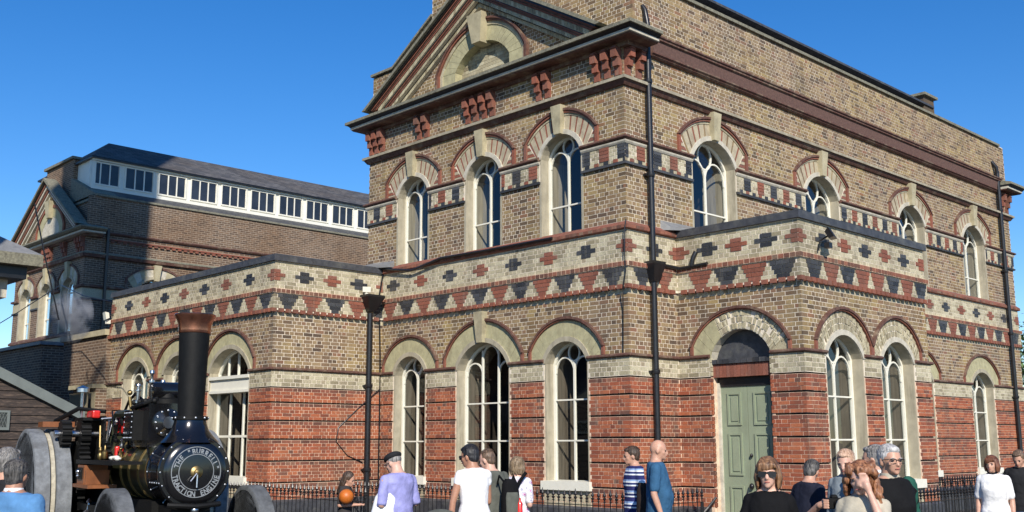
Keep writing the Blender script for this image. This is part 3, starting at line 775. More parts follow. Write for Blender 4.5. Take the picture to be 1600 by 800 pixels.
mb = MB(); mb.add([P(c-w-.04, GZ, -.36), P(c+w+.04, GZ, -.36), P(c+w+.04, 3.1, -.36), P(c-w-.04, 3.1, -.36)], [(0, 1, 2, 3)]); mb.build('door_backing', 'room', HOUSE)

# ------------------------------------------------------------------ front cornice, pediment, corbels
CP = [(-W, .5), (-W, 0), (.12, 0), (.12, .52)]
def cor(name, mat, prof, path=CP): mb = MB(); sweep(mb, path, prof); return mb.build(name, mat, HOUSE)
CPB = [(0, SD-.75), (0, SD), (-W, SD)]
for path in (CP, CPB):
    cor('cornice_bed', 'ledge', [(-.2, 8.84), (.05, 8.86), (.06, 8.935), (.29, 8.94), (.32, 8.964), (-.2, 8.965)], path)
    cor('cornice_pale_course', 'pale', [(-.2, 8.965), (.31, 8.967), (.34, 8.98), (.34, 9.03), (-.2, 9.03)], path)
    cor('cornice_crown_shade', 'iron', [(-.2, 9.03), (.345, 9.032), (.37, 9.06), (.40, 9.088), (-.2, 9.088)], path)  # black colour stands for the shade under the cap
    cor('cornice_cap', 'lichen', [(-.2, 9.09), (.44, 9.092), (.44, 9.155), (-.05, 9.29), (-.2, 9.29)], path)
# side cornice between the end blocks
SP = [(0, .8), (0, SD-.7)]
cor('side_cornice', 'ledge', [(-.05, 8.84), (.05, 8.86), (.08, 8.885), (.05, 8.91), (.09, 8.94), (.09, 8.97), (-.05, 8.97)], SP)
cor('side_cornice_face', plain('purple_brown_brick', (.13, .07, .055), .8, var=.3, scale=20), [(-.05, 8.97), (.085, 8.972), (.12, 9.18), (-.05, 9.18)], SP)
cor('side_cornice_top', 'ledge', [(-.05, 9.18), (.12, 9.182), (.16, 9.20), (.16, 9.235), (.19, 9.25), (.19, 9.28), (-.05, 9.34)], SP)
cor('parapet_coping', 'lichen', [(-.4, 10.37), (.06, 10.375), (.06, 10.44), (-.4, 10.46)], [(0, .35), (0, SD-.35)])
# brackets: three stepped courses
brk = MB()
for i, (z0, z1, o0) in enumerate(((0, .17, .05), (.17, .335, .11), (.335, .50, .17))):
    brk.box((-.066, -o0, z0+.002), (.066, .05, z1-.012))
    brk.hexa([(-.066, -o0, z1-.012), (-.066, .05, z1-.012), (.066, .05, z1-.012), (.066, -o0, z1-.012), (-.055, -o0-.02, z1), (-.06, .05, z1), (.06, .05, z1), (.055, -o0-.02, z1)])
brk.hexa([(-.066, -.19, .50), (-.066, .05, .50), (.066, .05, .50), (.066, -.19, .50), (-.035, -.14, .56), (-.035, .05, .56), (.035, .05, .56), (.035, -.14, .56)])
bm_ = brk.mesh('bracket'); bm_.materials.append(M['redfine'])
for x in (-7.80, -7.58, -7.36, -5.98, -5.72, -4.32, -4.07, -3.80, -3.55, -2.18, -1.93, -.62, -.36, -.10):
    b = bpy.data.objects.new('bracket', bm_); COL.objects.link(b); b.parent = HOUSE; b.location = (x, 0, 8.32)
for y in (.10, .42, SD-.5, SD-.14):
    b = bpy.data.objects.new('bracket', bm_); COL.objects.link(b); b.parent = HOUSE; b.location = (0, y, 8.32); b.rotation_euler = (0, 0, math.pi/2)
# raking courses: bands measured inwards (downwards) from the outer edge
def rake_band(name, mat, t0, t1, out, back=-.05):
    """t measured vertically below the outer rake line (apex 11.55)"""
    A = 11.47; zb = 9.28
    mb = MB()
    for s in (-1, 1):
        mb = MB(); q = []
        for t in (t0, t1):
            top = (GC, A-t); x = (A-t-zb)/GS; bot = (GC+s*x, zb); q.append((top, bot))
        (a, b), (a2, b2) = q
        Pf = lambda p, o: (p[0], -o, p[1])
        mb.hexa([Pf(a2, out), Pf(a2, back), Pf(b2, back), Pf(b2, out), Pf(a, out), Pf(a, back), Pf(b, back), Pf(b, out)]); mb.build(name, mat, HOUSE)
rake_band('rake_coping', 'lichen', -.04, .04, .44, -.45)
rake_band('rake_painted_shadow', 'iron', .04, .085, .37)  # black strip painted in as the shadow under the coping
rake_band('rake_red_roll', 'terra', .085, .12, .33); rake_band('rake_red_roll', 'ledge', .125, .15, .30); rake_band('rake_red_roll', 'terra', .155, .19, .285)
rake_band('rake_pale_course', 'pale', .195, .31, .255)
rake_band('rake_painted_shadow', 'iron', .31, .33, .235); rake_band('rake_red_roll', 'terra', .33, .36, .225); rake_band('rake_red_roll', 'ledge', .365, .38, .205); rake_band('rake_red_roll', 'terra', .385, .415, .195)
rake_band('rake_pale_course', 'pale', .42, .51, .165); rake_band('rake_painted_shadow', 'joint_shade', .51, .525, .10); rake_band('rake_pale_course', 'pale', .525, .62, .075)
# soldier joints of the pale raking courses
def rake_soldiers(t0, t1, out):
    A = 11.47; zb = 9.28; s_ = GS; L = math.hypot(1, s_)
    for s in (-1, 1):
        n = int((A-t0-zb)/s_*L/.092)
        for k in range(n):
            x = (k+.5)*.092/L
            mb_s.add([(GC+s*(x-.036), -out, A-t0-(x-.036)*s_-.006), (GC+s*(x+.036), -out, A-t0-(x+.036)*s_-.006), (GC+s*(x+.036), -out, A-t1-(x+.036)*s_+.006), (GC+s*(x-.036), -out, A-t1-(x-.036)*s_+.006),
                      (GC+s*(x-.036), -out+.03, A-t0-(x-.036)*s_-.006), (GC+s*(x+.036), -out+.03, A-t0-(x+.036)*s_-.006), (GC+s*(x+.036), -out+.03, A-t1-(x+.036)*s_+.006), (GC+s*(x-.036), -out+.03, A-t1-(x-.036)*s_+.006)],
                     [(0, 1, 2, 3), (0, 4, 5, 1), (1, 5, 6, 2), (2, 6, 7, 3), (3, 7, 4, 0)])
mb_s = MB(); rake_soldiers(.195, .31, .272); rake_soldiers(.42, .51, .182); rake_soldiers(.525, .62, .092)
mb_s.build('rake_soldier_brick', 'cream', HOUSE, kind='stuff')
# blind arch in the pediment
gi = [(p[0], p[1]) for p in full(.86, 9.28, 9.6, 10.08, 18, 1)]; go = full(1.27, 9.28, 9.62, 10.42, 18, 1); gr = full(1.35, 9.28, 9.63, 10.50, 18, 1); g2 = full(1.43, 9.28, 9.64, 10.57, 18, 1)
win = MB(); ringmesh(win, FU, GC, go, gr, .03, -.05); gw = win.build('blind_arch', 'cream', HOUSE)
nn = len(gi)
for i in range(nn-1):
    if abs(i+.5-(nn-1)/2) < 1.2: continue
    mb = MB(); ringmesh(mb, FU, GC, [lerp(gi[i], gi[i+1], .02), lerp(gi[i], gi[i+1], .98)], [lerp(go[i], go[i+1], .02), lerp(go[i], go[i+1], .98)], .01, -.25); mb.build('voussoir', 'olive', gw)
mb = MB(); ringmesh(mb, FU, GC, full(.872, 9.27, 9.6, 10.095, 18, 1), go, .004, -.24); mb.build('arch_joint', 'stone', gw)
mb = MB(); ringmesh(mb, FU, GC, gr, g2, .07, -.05); mb.build('arch_hood', 'redfine', gw)
mb = MB(); ringmesh(mb, FU, GC, full(1.40, 9.28, 9.64, 10.54, 18, 1), full(1.445, 9.28, 9.645, 10.585, 18, 1), .10, -.02); mb.build('hood_mould', 'ledge', gw)
bl = MB(); r_ = 0
for r in range(11):
    za = 9.28+r*.075; zb_ = za+.07; h = arc_half(.86, 9.6, 10.08, za)
    if not h: continue
    u = -h+((r % 2)*.11-.11)
    while u < h:
        a, b = max(-h, u)+.004, min(h, u+.225)-.004
        if b-a > .03: bl.hexa([FU.P(GC+a, za, -.19), FU.P(GC+a, za, -.24), FU.P(GC+b, za, -.24), FU.P(GC+b, za, -.19), FU.P(GC+a, zb_, -.19), FU.P(GC+a, zb_, -.24), FU.P(GC+b, zb_, -.24), FU.P(GC+b, zb_, -.19)])
        u += .225
bl.build('blind_arch_brickwork', 'cream', gw, kind='stuff')
mb = MB(); mb.add([FU.P(GC-1.2, 9.0, -.21), FU.P(GC+1.2, 9.0, -.21), FU.P(GC+1.2, 10.3, -.21), FU.P(GC-1.2, 10.3, -.21)], [(0, 1, 2, 3)]); mb.build('blind_arch_backing', 'mortar', gw)
ks = MB(); P = FU.P; w0, w1 = .13, .24; z0, z1 = 10.02, 10.66
ks.hexa([P(GC-w0, z0, .18), P(GC-w0, z0, -.15), P(GC+w0, z0, -.15), P(GC+w0, z0, .18), P(GC-w1, z1, .24), P(GC-w1, z1, -.02), P(GC+w1, z1, -.02), P(GC+w1, z1, .24)]); ks.build('keystone', 'stone', gw)
# shoulder copings
mb = MB()
def slab(x0, z0, x1, z1, y0, y1, t): mb.hexa([(x0, y0, z0), (x0, y1, z0), (x1, y1, z1), (x1, y0, z1), (x0, y0, z0+t), (x0, y1, z0+t), (x1, y1, z1+t), (x1, y0, z1+t)])
slab(GC-4.38, 10.47, GC-3.52, 10.47, .26, .85, .06); slab(GC-3.52, 10.47, GC-2.06, 11.37, .26, .85, .06); slab(GC-2.14, 12.3, GC+2.14, 12.3, .26, .9, .07)
slab(GC+2.06, 11.37, GC+3.52, 10.47, .26, .85, .06); slab(GC+3.52, 10.47, GC+4.0, 10.47, .26, .85, .06)
slab(GC-2.1, 11.9, GC+2.1, 11.9, SD-1.2, SD-.6, .4); mb.build('shoulder_coping', 'lichen', HOUSE)
# upper roof: set back clerestory with slate roof
mb = MB(); mb.box((-6.0, .9, 10.3), (-1.85, 16.6, 11.86)); mb.build('clerestory_wall', 'slate', HOUSE)
mb = MB(); mb.add([(-6.3, .75, 11.86), (-1.55, .75, 11.86), (-1.55, 16.9, 11.86), (-6.3, 16.9, 11.86), (-3.92, .75, 12.7), (-3.92, 16.9, 12.7), (-6.3, .75, 11.80), (-1.55, .75, 11.80), (-1.55, 16.9, 11.80), (-6.3, 16.9, 11.80)],
   [(1, 2, 5, 4), (3, 0, 4, 5), (0, 1, 4), (2, 3, 5), (6, 7, 1, 0), (7, 8, 2, 1), (8, 9, 3, 2), (9, 6, 0, 3), (6, 9, 8, 7)]); mb.build('roof', 'slate', HOUSE)
mb = MB(); mb.add([(-.35, .4, 10.42), (-.35, SD-.4, 10.42), (-1.85, SD-.4, 10.95), (-1.85, .4, 10.95)], [(0, 1, 2, 3)]); mb.build('lower_roof_slope', 'slate', HOUSE)
mb = MB(); mb.box((-2.6, 16.3, 10.5), (-1.6, 17.0, 12.1)); mb.build('gable_block', 'stock', HOUSE)
mb = MB(); mb.box((-2.7, 16.2, 12.1), (-1.5, 17.1, 12.18)); mb.build('gable_block_coping', 'lichen', HOUSE)
mb = MB(); mb.box((-W, 1, GZ), (-W+.3, SD-.3, 10.3)); mb.box((-W, SD-.35, GZ), (-.2, SD-.05, 8.9)); mb.box((-W+.2, SD-.4, 8.8), (-.1, SD-.1, 10.4)); mb.build('back_walls', 'mortar', HOUSE)
mb = MB(); mb.box((XLE-.0, YL+.01, GZ), (XLE+.3, 5, 5.36)); mb.build('end_wall', 'mortar_red', HOUSE)

# ------------------------------------------------------------------ rainwater goods, lamps and cables
def pipe(label, x, y, z0, z1, r, wall, hopper=None, extra=None):
    t = thing('downpipe', label, 'drainpipe', (x, y, z0))
    L = lambda v: (v[0]-x, v[1]-y, v[2]-z0)
    mb = MB().tube([L((x, y, z0)), L((x, y, z1))], r, 14); mb.build('pipe', 'iron', t, smooth=True)
    z = z0+1.1
    while z < z1-.3:
        mb = MB().lathe(L((x, y, z)), (0, 0, 1), [(0, r*1.28), (.012, r*1.36), (.07, r*1.36), (.085, r*1.1)], 14)
        if wall == 'S': mb.box(L((x-.12, y-.11, z+.02)), L((x-.02, y+.11, z+.06)))
        mb.build('collar', 'iron', t, smooth=True); z += 1.83
    if hopper:
        zz, s = hopper; mb = MB().hexa([L(p) for p in [(x-.07, y-.07, zz-.32), (x-.07, y+.07, zz-.32), (x+.07, y+.07, zz-.32), (x+.07, y-.07, zz-.32), (x-.09, y-s, zz), (x-.09, y+s, zz), (x+s, y+s, zz), (x+s, y-s, zz)]])
        mb.box(L((x-.09, y-s*.98, zz)), L((x+s*.98, y+s*.98, zz+.05))); mb.build('hopper', 'iron', t)
    if extra:
        for pts, rr_, nm in extra: MB().tube([L(p) for p in pts], rr_, 12).build(nm, 'iron', t, smooth=True)
    return t
pipe('tall black downpipe with hopper on the corner beside the porch', .10, .615, GZ, 9.0, .058, 'S', (4.78, .17),
     [([(.1, .615, 4.80), (.1, YP-.25, 4.80), (.16, YP-.10, 4.78), (.5, YP-.09, 4.79), (.78, YP-.09, 4.80)], .035, 'branch_pipe'), ([(.42, YP-.09, 4.80), (.46, YP-.09, 4.95), (.50, YP-.05, 5.06)], .045, 'bend'),
      ([(.1, .615, 9.30), (.12, .615, 9.42), (.06, .615, 9.75), (-.0, .61, 9.85)], .05, 'swan_neck')])
pipe('black downpipe with square hopper in the angle of the left wing', XL+.10, -.42, GZ, 4.45, .068, 'S', (4.80, .24))
pipe('black downpipe at the far right end of the building', .10, 17.1, GZ, 9.5, .06, 'S', None, [([(.1, 17.1, 9.4), (.1, 17.05, 9.62), (-.0, 16.98, 9.8)], .055, 'swan_neck')])
def cable(name, label, pts, r=.012, mat='iron'):
    o = MB().tube(pts, r, 6).build(name, mat, smooth=True); tag(o, label, 'cable'); return o
cable('wall_line', 'thin black strand standing for a wire shadow down the corner of the brick building from the sill course', [(.03, -.05, 5.55), (.05, -.11, 5.4), (.02, -.1, 4.9), (.03, -.09, 4.6), (-.02, -.12, 4.25), (-.1, -.03, 3.9), (-.12, -.03, 3.13)], .011)  # dark strand laid on the wall in place of a wire's cast shadow
cable('wall_line', 'black cable running down the wall beside the left downpipe', [(XL+.05, -.03, 5.45), (XL+.02, -.13, 4.8), (XL+.03, -.1, 4.3), (XL+.01, -.05, 3.5), (XL-.0+.03, -.05, 2.2), (XL+.03, -.05, GZ)], .02)
cable('looped_cable', 'thin black cable looping out from the left downpipe', [(XL+.06, -.1, 2.75), (XL+.03, -.6, 2.35), (XL+.03, -1.15, 1.9), (XL+.03, -1.2, 1.6), (XL+.03, -.9, 1.3), (XL+.05, -.5, 1.15)], .012)
cable('sagging_cable', 'thick black cable sagging along the sill above the left wing angle', [(XL+.1, -.1, 5.5), (XL+.6, -.12, 5.42), (XL+1.2, -.12, 5.33), (XL+1.8, -.12, 5.42), (XL+2.2, -.12, 5.48), (XL+3.5, -.11, 5.46), (XL+5.5, -.1, 5.45)], .028)
def flood(label, x, y, z, mat, dirv):
    t = thing('floodlight', label, 'lamp', (x, y, z)); dv = Vector(dirv).normalized(); sd = dv.cross(Vector((0, 0, 1))).normalized(); up = sd.cross(dv)
    mb = MB(); q = [sd*a*.11+up*b*.07+dv*k*.1 for k in (0, 1) for a, b in ((-1, -1), (1, -1), (1, 1), (-1, 1))]; q[4:] = [sd*a*.15+up*b*.10+dv*.1 for a, b in ((-1, -1), (1, -1), (1, 1), (-1, 1))]
    mb.hexa(q); mb.build('lamp_head', mat, t); MB().tube([(0, 0, 0), tuple(-dv*.15), tuple(-dv*.2+Vector((0, 0, -.15)))], .018, 6).build('arm', 'iron', t)
    MB().box((-.05, -.05, -.22), (.05, .05, -.12)).build('base', mat, t)
    return t
flood('white floodlight on top of the left hopper', XL+.14, -.56, 4.98, 'white', (.8, -.5, -.2)).scale = (.6, .6, .6); flood('small black floodlight on the right wall of the porch', XP+.22, YP+.62, 5.12, 'iron', (.6, .2, .35))
flood('small white lamp at the far left end of the left wing', XLE+.1, YL-.15, 4.9, 'white', (-.2, -1, -.2))
# ------------------------------------------------------------------ second engine house far left, shed, street furniture
def tex_brick(name, cols, mort, scale_w=.235, scale_h=.078, wet=None):
    """far brickwork: courses on walls too distant to tell the bricks apart (UV in metres)"""
    m, nt, bs = new_mat(name); uv = nt.nodes.new('ShaderNodeUVMap')
    bt = nt.nodes.new('ShaderNodeTexBrick'); nt.links.new(uv.outputs[0], bt.inputs[0])
    bt.inputs['Scale'].default_value = 1; bt.inputs['Brick Width'].default_value = scale_w; bt.inputs['Row Height'].default_value = scale_h
    bt.inputs['Mortar Size'].default_value = .009; bt.inputs['Bias'].default_value = 0; bt.inputs['Mortar Smooth'].default_value = .1
    bt.inputs['Color1'].default_value = (*cols[0], 1); bt.inputs['Color2'].default_value = (*cols[1], 1); bt.inputs['Mortar'].default_value = (*mort, 1)
    n = gnoise(nt, 7, 5, .7); c = mixc(nt, .5, bt.outputs[0], ramp(nt, n.outputs[0], [(.3, (.5, .5, .5)), (.7, (1.5, 1.4, 1.3))]).outputs[0], 'MULTIPLY')
    n2 = gnoise(nt, .6, 4); c = mixc(nt, ramp(nt, n2.outputs[0], [(.4, (0, 0, 0)), (.65, (.6, .6, .6))]).outputs[0], c, mixc(nt, 1., c, (.75, .62, .5), 'MULTIPLY'))
    nt.links.new(c, bs.inputs['Base Color']); bs.inputs['Roughness'].default_value = .92
    bump(nt, bs, bt.outputs['Fac'], -.4, .01); return m
M['farbrick'] = tex_brick('far_stock_brick', ((.19, .125, .08), (.1, .066, .046)), (.33, .28, .22))
M['farred'] = tex_brick('far_red_brick', ((.36, .11, .055), (.25, .08, .05)), (.45, .33, .24))
def wallq(mb, pts, uvs):
    if mb.uv is None: mb.uv = []
    mb.uv += uvs; mb.add(pts, [tuple(range(len(pts)))])
def wbox(mb, a, b):                            # box with metre UVs
    (x0, y0, z0), (x1, y1, z1) = a, b
    wallq(mb, [(x0, y0, z0), (x1, y0, z0), (x1, y0, z1), (x0, y0, z1)], [(x0, z0), (x1, z0), (x1, z1), (x0, z1)])
    wallq(mb, [(x1, y0, z0), (x1, y1, z0), (x1, y1, z1), (x1, y0, z1)], [(y0, z0), (y1, z0), (y1, z1), (y0, z1)])
    wallq(mb, [(x1, y1, z0), (x0, y1, z0), (x0, y1, z1), (x1, y1, z1)], [(x1, z0), (x0, z0), (x0, z1), (x1, z1)])
    wallq(mb, [(x0, y1, z0), (x0, y0, z0), (x0, y0, z1), (x0, y1, z1)], [(y1, z0), (y0, z0), (y0, z1), (y1, z1)])
    wallq(mb, [(x0, y0, z1), (x1, y0, z1), (x1, y1, z1), (x0, y1, z1)], [(x0, y0), (x1, y0), (x1, y1), (x0, y1)])
BX, BY, BW, BD2 = -25.0, .15, 6.75, 17.5; GS2 = .66; B2C = 3.38
B2 = thing('boiler_house', 'tall brown brick building far left with long white clerestory glazing, half in shade', 'building', (BX, BY, GZ))
class Rel:
    def build(s, mb, name, mat, parent=B2, **k):
        mb.v = [(x-BX, y-BY, z-GZ) for x, y, z in mb.v] if parent is B2 or True else mb.v
        return mb.build(name, mat, parent, **k)
rel = Rel()
# walls with recessed window openings: front built from pieces
FB = Seg('F', BY, BX-BW, BX); SB = Seg('S', BX, BY, BY+BD2); ENDS[id(FB)] = (1, 1); ENDS[id(SB)] = (1, 1)
BOPS = [Op(c, .55, 5.47, 7.1, 7.5, .99, 7.48, 8.0, 7.13) for c in (BX-5.45, BX-3.4, BX-1.3)]
BSO = [Op(c, .72, 5.47, 7.12, 7.57, 1.19, 7.5, 8.04, 7.13) for c in (BY+2.7, BY+6.9, BY+11.3, BY+15.2)]
def pwall(seg, ops, z0, z1, out=0.):
    mb = MB(); a, b = seg.u0-(out if ENDS[id(seg)][0] else 0), seg.u1+out
    zs = sorted(set([z0, z1] + [z for o in ops for z in [o.zb] + [o.zs+(o.zc-o.zs)*k/8 for k in range(9)] if z0 < z < z1]))
    for p, q in zip(zs, zs[1:]):
        ex = []
        for o in ops:
            if q <= o.zb+1e-6 or p >= o.zc-1e-6: continue
            h = arc_half(o.w, o.zs, o.zc, (p+q)/2)
            if h: ex.append((o.c-h, o.c+h))
        for x, y in free(a, b, ex): wallq(mb, [seg.P(x, p, out), seg.P(y, p, out), seg.P(y, q, out), seg.P(x, q, out)], [(x, p), (y, p), (y, q), (x, q)])
    return mb
rel.build(pwall(FB, BOPS, GZ, 8.9), 'front_wall', 'farbrick'); rel.build(pwall(SB, BSO, GZ, 10.38), 'side_wall', 'farbrick')
mb = MB(); wallq(mb, [FB.P(BX-BW, 8.9), FB.P(BX, 8.9), FB.P(BX, 9.3), FB.P(BX-B2C, 11.5), FB.P(BX-BW, 9.3)], [(0, 8.9), (BW, 8.9), (BW, 9.3), (BW-B2C, 11.5), (0, 9.3)]); rel.build(mb, 'gable_field', 'farbrick')
mb = MB(); wbox(mb, (BX-5.05, BY+.3, 9.3), (BX-2.4, BY+2.2, 12.22)); wbox(mb, (BX-BW, BY+.3, 9.3), (BX-.02, BY+.8, 10.4)); rel.build(mb, 'gable_block', 'farbrick')
mb = MB(); mb.box((BX-5.15, BY+.2, 12.22), (BX-2.3, BY+2.3, 12.32)); mb.box((BX-BW-.05, BY+.25, 10.4), (BX+.05, BY+.85, 10.47)); rel.build(mb, 'block_coping', 'lichen')
BP = [(BX-BW, BY+.4), (BX-BW, BY), (BX, BY), (BX, BY+BD2)]
def bcor(name, mat, prof, path=BP): mb = MB(); sweep(mb, path, prof); return rel.build(mb, name, mat)
bcor('string_course', 'ledge', [(-.02, 8.1), (.1, 8.14), (.13, 8.24), (-.02, 8.25)]); bcor('string_cap', 'lichen', [(-.02, 8.25), (.14, 8.245), (.14, 8.29), (-.02, 8.34)])
FB.op = BOPS; SB.op = BSO
for nm_, mt_, pf_ in (('impost_course', 'ledge', [(-.02, 7.03), (.09, 7.06), (.10, 7.13), (-.02, 7.16)]), ('dark_course', 'dark', [(-.02, 6.6), (.05, 6.6), (.05, 6.66), (-.02, 6.66)]), ('pale_course', 'cream', [(-.02, 6.662), (.02, 6.662), (.02, 7.0), (-.02, 7.0)])):
    for pc in split_path(BP, [FB, SB], lambda o: o.w+.12): mb = MB(); sweep(mb, pc, pf_); rel.build(mb, nm_, mt_)
FB.op = []; SB.op = []

bcor('sill_course', 'ledge', SILL); bcor('pale_band', 'cream', [(-.02, 4.9), (.02, 4.9), (.02, 5.37), (-.02, 5.37)])
cpath = [(BX-BW, BY+.5), (BX-BW, BY), (BX+.1, BY), (BX+.1, BY+.55)]
bcor('cornice_bed', 'ledge', [(-.2, 8.84), (.06, 8.86), (.08, 8.90), (.08, 8.935), (-.2, 8.935)], cpath); bcor('cornice_pale', 'pale', [(-.2, 8.935), (.28, 8.96), (.28, 9.03), (-.2, 9.03)], cpath)
bcor('cornice_cap', 'lichen', [(-.2, 9.03), (.36, 9.05), (.44, 9.102), (.44, 9.15), (-.05, 9.29), (-.2, 9.29)], cpath)
sp2 = [(BX, BY+.8), (BX, BY+BD2-.7)]
bcor('side_cornice', 'redfine', [(-.05, 8.80), (.05, 8.82), (.05, 8.87), (-.05, 8.88)], sp2); bcor('side_cornice_top', 'ledge', [(-.05, 9.0), (.06, 9.01), (.10, 9.06), (.10, 9.1), (-.05, 9.14)], sp2)
for k in range(70):
    mb = MB(); y = BY+.9+k*.235; mb.box((BX, y, 8.74), (BX+.07, y+.12, 8.80)); rel.build(mb, 'dentil', 'redfine')
bcor('parapet_coping', 'lichen', [(-.3, 10.37), (.06, 10.38), (.06, 10.45), (-.3, 10.48)], [(BX, BY+.35), (BX, BY+BD2)])
for (t0, t1, out, mt) in ((-.05, .06, .42, 'lichen'), (.06, .1, .34, 'iron'), (.1, .2, .3, 'terra'), (.2, .31, .26, 'pale'), (.31, .42, .2, 'terra'), (.42, .52, .16, 'pale'), (.53, .62, .08, 'pale')):
    A = 11.5; mb = MB(); g2c = BX-B2C
    for s in (-1, 1):
        q = []
        for t in (t0, t1): x = (A-t-9.28)/GS2; q.append(((g2c, A-t), (g2c+s*x, 9.28)))
        (a, b), (a2, b2) = q; Pf = lambda p, o: (p[0], BY-o, p[1])
        mb.hexa([Pf(a2, out), Pf(a2, -.05), Pf(b2, -.05), Pf(b2, out), Pf(a, out), Pf(a, -.05), Pf(b, -.05), Pf(b, out)])
    rel.build(mb, 'raking_course', mt)
ar = MB(); c0 = BX-B2C
ringmesh(ar, FB, c0, full(.86, 9.28, 9.6, 10.08, 14, 1), full(1.27, 9.28, 9.62, 10.42, 14, 1), .03, -.2); rel.build(ar, 'blind_arch', 'olive')
ar = MB(); ringmesh(ar, FB, c0, full(1.28, 9.28, 9.62, 10.43, 14, 1), full(1.4, 9.28, 9.63, 10.54, 14, 1), .07, -.05); rel.build(ar, 'blind_arch_hood', 'redfine')
mb = MB(); mb.add([FB.P(c0+p[0], p[1], .015) for p in full(.86, 9.28, 9.6, 10.08, 14, 1)], [tuple(range(17))]); rel.build(mb, 'blind_arch_infill', 'pale')
mb = MB(); P = FB.P; mb.hexa([P(c0-.13, 10.02, .18), P(c0-.13, 10.02, 0), P(c0+.13, 10.02, 0), P(c0+.13, 10.02, .18), P(c0-.24, 10.66, .24), P(c0-.24, 10.66, 0), P(c0+.24, 10.66, 0), P(c0+.24, 10.66, .24)]); rel.build(mb, 'keystone', 'stone')
for x in (-6.6, -6.4, -6.2, -5.1, -4.9, -3.7, -3.5, -3.3, -3.1, -1.9, -1.7, -.6, -.36, -.12):
    b = bpy.data.objects.new('bracket', bm_); COL.objects.link(b); b.parent = B2; b.location = (x, 0, 8.32-GZ)
for seg, ops in ((FB, BOPS), (SB, BSO)):
    for o in ops:
        c, w = o.c, o.w; P = seg.P
        fr = MB(); ringmesh(fr, seg, c, full(w-.07, o.zb, o.zs-.02, o.zc-.06, 10, 1), full(w, o.zb, o.zs, o.zc, 10, 1), -.2, -.28)
        bar(fr, seg, (c, o.zb), (c, o.zc-.05), .06, -.21, -.26)
        for z in (5.5, 6.2, 7.0): bar(fr, seg, (c-w, z), (c+w, z), .05, -.212, -.26)
        wn_ = rel.build(fr, 'window', 'white')
        g_ = MB(); pp = full(w-.03, o.zb, o.zs, o.zc-.02, 10, 1); g_.add([P(c+p[0], p[1], -.24) for p in pp], [tuple(range(len(pp)))]); rel.build(g_, 'pane', 'glass', wn_)
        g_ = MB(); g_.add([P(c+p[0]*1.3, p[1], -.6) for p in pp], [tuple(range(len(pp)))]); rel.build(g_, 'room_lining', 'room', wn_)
        s_ = MB(); ringmesh(s_, seg, c, full(w, o.zb, o.zs, o.zc, 10, 1), full(w+.1, o.zb, o.zs, o.zc+.1, 10, 1), .03, -.3); rel.build(s_, 'stone_surround', 'jamb', wn_)
        for k in range(9):
            if k == 4: continue
            a_ = arcpts(w+.1, o.zs, o.zc+.1, 18)[2*k:2*k+3]; b_ = arcpts(o.W-.08, o.zl, o.zt-.08, 18)[2*k:2*k+3]
            s_ = MB(); ringmesh(s_, seg, c, a_, b_, .015, -.03); rel.build(s_, 'voussoir', 'pale' if k % 2 else 'stone', wn_)
        s_ = MB(); ringmesh(s_, seg, c, full(o.W-.08, 7.14, o.zl, o.zt-.08, 12, 1), full(o.W, 7.14, o.zl, o.zt, 12, 1), .06, -.03); rel.build(s_, 'arch_hood', 'ledge', wn_)
        s_ = MB(); s_.hexa([P(c-.085, 7.5, .11), P(c-.085, 7.5, 0), P(c+.085, 7.5, 0), P(c+.085, 7.5, .11), P(c-.14, 8.08, .15), P(c-.14, 8.08, 0), P(c+.14, 8.08, 0), P(c+.14, 8.08, .15)]); rel.build(s_, 'keystone', 'stone', wn_)
# clerestory
CX = BX-1.0; cy0, cy1 = BY+.48, BY+17.0
mb = MB(); mb.add([(BX-.3, BY+.35, 10.47), (BX-.3, BY+BD2, 10.47), (CX+.0, BY+BD2, 10.90), (CX, BY+.35, 10.90)], [(0, 1, 2, 3)]); rel.build(mb, 'lower_roof_slope', 'slate')
cw = MB(); cw.box((CX-5.0, cy0, 10.85), (CX, cy1, 12.05)); rel.build(cw, 'clerestory', 'white')
mb = MB(); mb.box((CX, cy0-.05, 10.86), (CX+.07, cy1, 10.98)); mb.box((CX, cy0-.05, 11.93), (CX+.1, cy1, 12.06)); mb.box((CX-.02, cy0-.06, 10.9), (CX+.05, cy0+.10, 12.0)); rel.build(mb, 'fascia', 'white')
M['darkglass'] = plain('dark_glass', (.025, .03, .04), .08, var=.4, scale=1.2, bstr=0)
pitch = 1.335
for i in range(12):
    y0 = cy0-.13+i*pitch; y1 = y0+pitch-.16
    fr = MB()
    for (a, b, z0, z1) in ((y0, y1, 11.03, 11.08), (y0, y1, 11.86, 11.91), (y0, y0+.05, 11.08, 11.86), (y1-.05, y1, 11.08, 11.86)) : fr.box((CX, a, z0), (CX+.045, b, z1))
    L = (y1-y0-.1)/3
    for k in (1, 2): fr.box((CX, y0+.05+k*L-.022, 11.08), (CX+.04, y0+.05+k*L+.022, 11.86))
    w_ = rel.build(fr, 'clerestory_window', 'white')
    for k in range(3): g_ = MB(); g_.box((CX, y0+.05+k*L+.022, 11.08), (CX+.012, y0+.05+(k+1)*L-.022, 11.86)); rel.build(g_, 'pane', 'darkglass', w_)
M['slateroof'] = tex_brick('slate_roof', ((.12, .118, .12), (.055, .057, .065)), (.015, .015, .017), .34, .22)
mb = MB(); X0, X1, XR = CX+.22, CX-5.2, CX-2.6
wallq(mb, [(X0, cy0-.15, 12.06), (X0, cy1, 12.06), (XR, cy1, 13.45), (XR, cy0+1.6, 13.45)], [(0, 0), (17, 0), (17, 3), (1.4, 3)])
wallq(mb, [(X1, cy0-.15, 12.06), (X0, cy0-.15, 12.06), (XR, cy0+1.6, 13.45)], [(0, 0), (5.4, 0), (2.7, 3)])
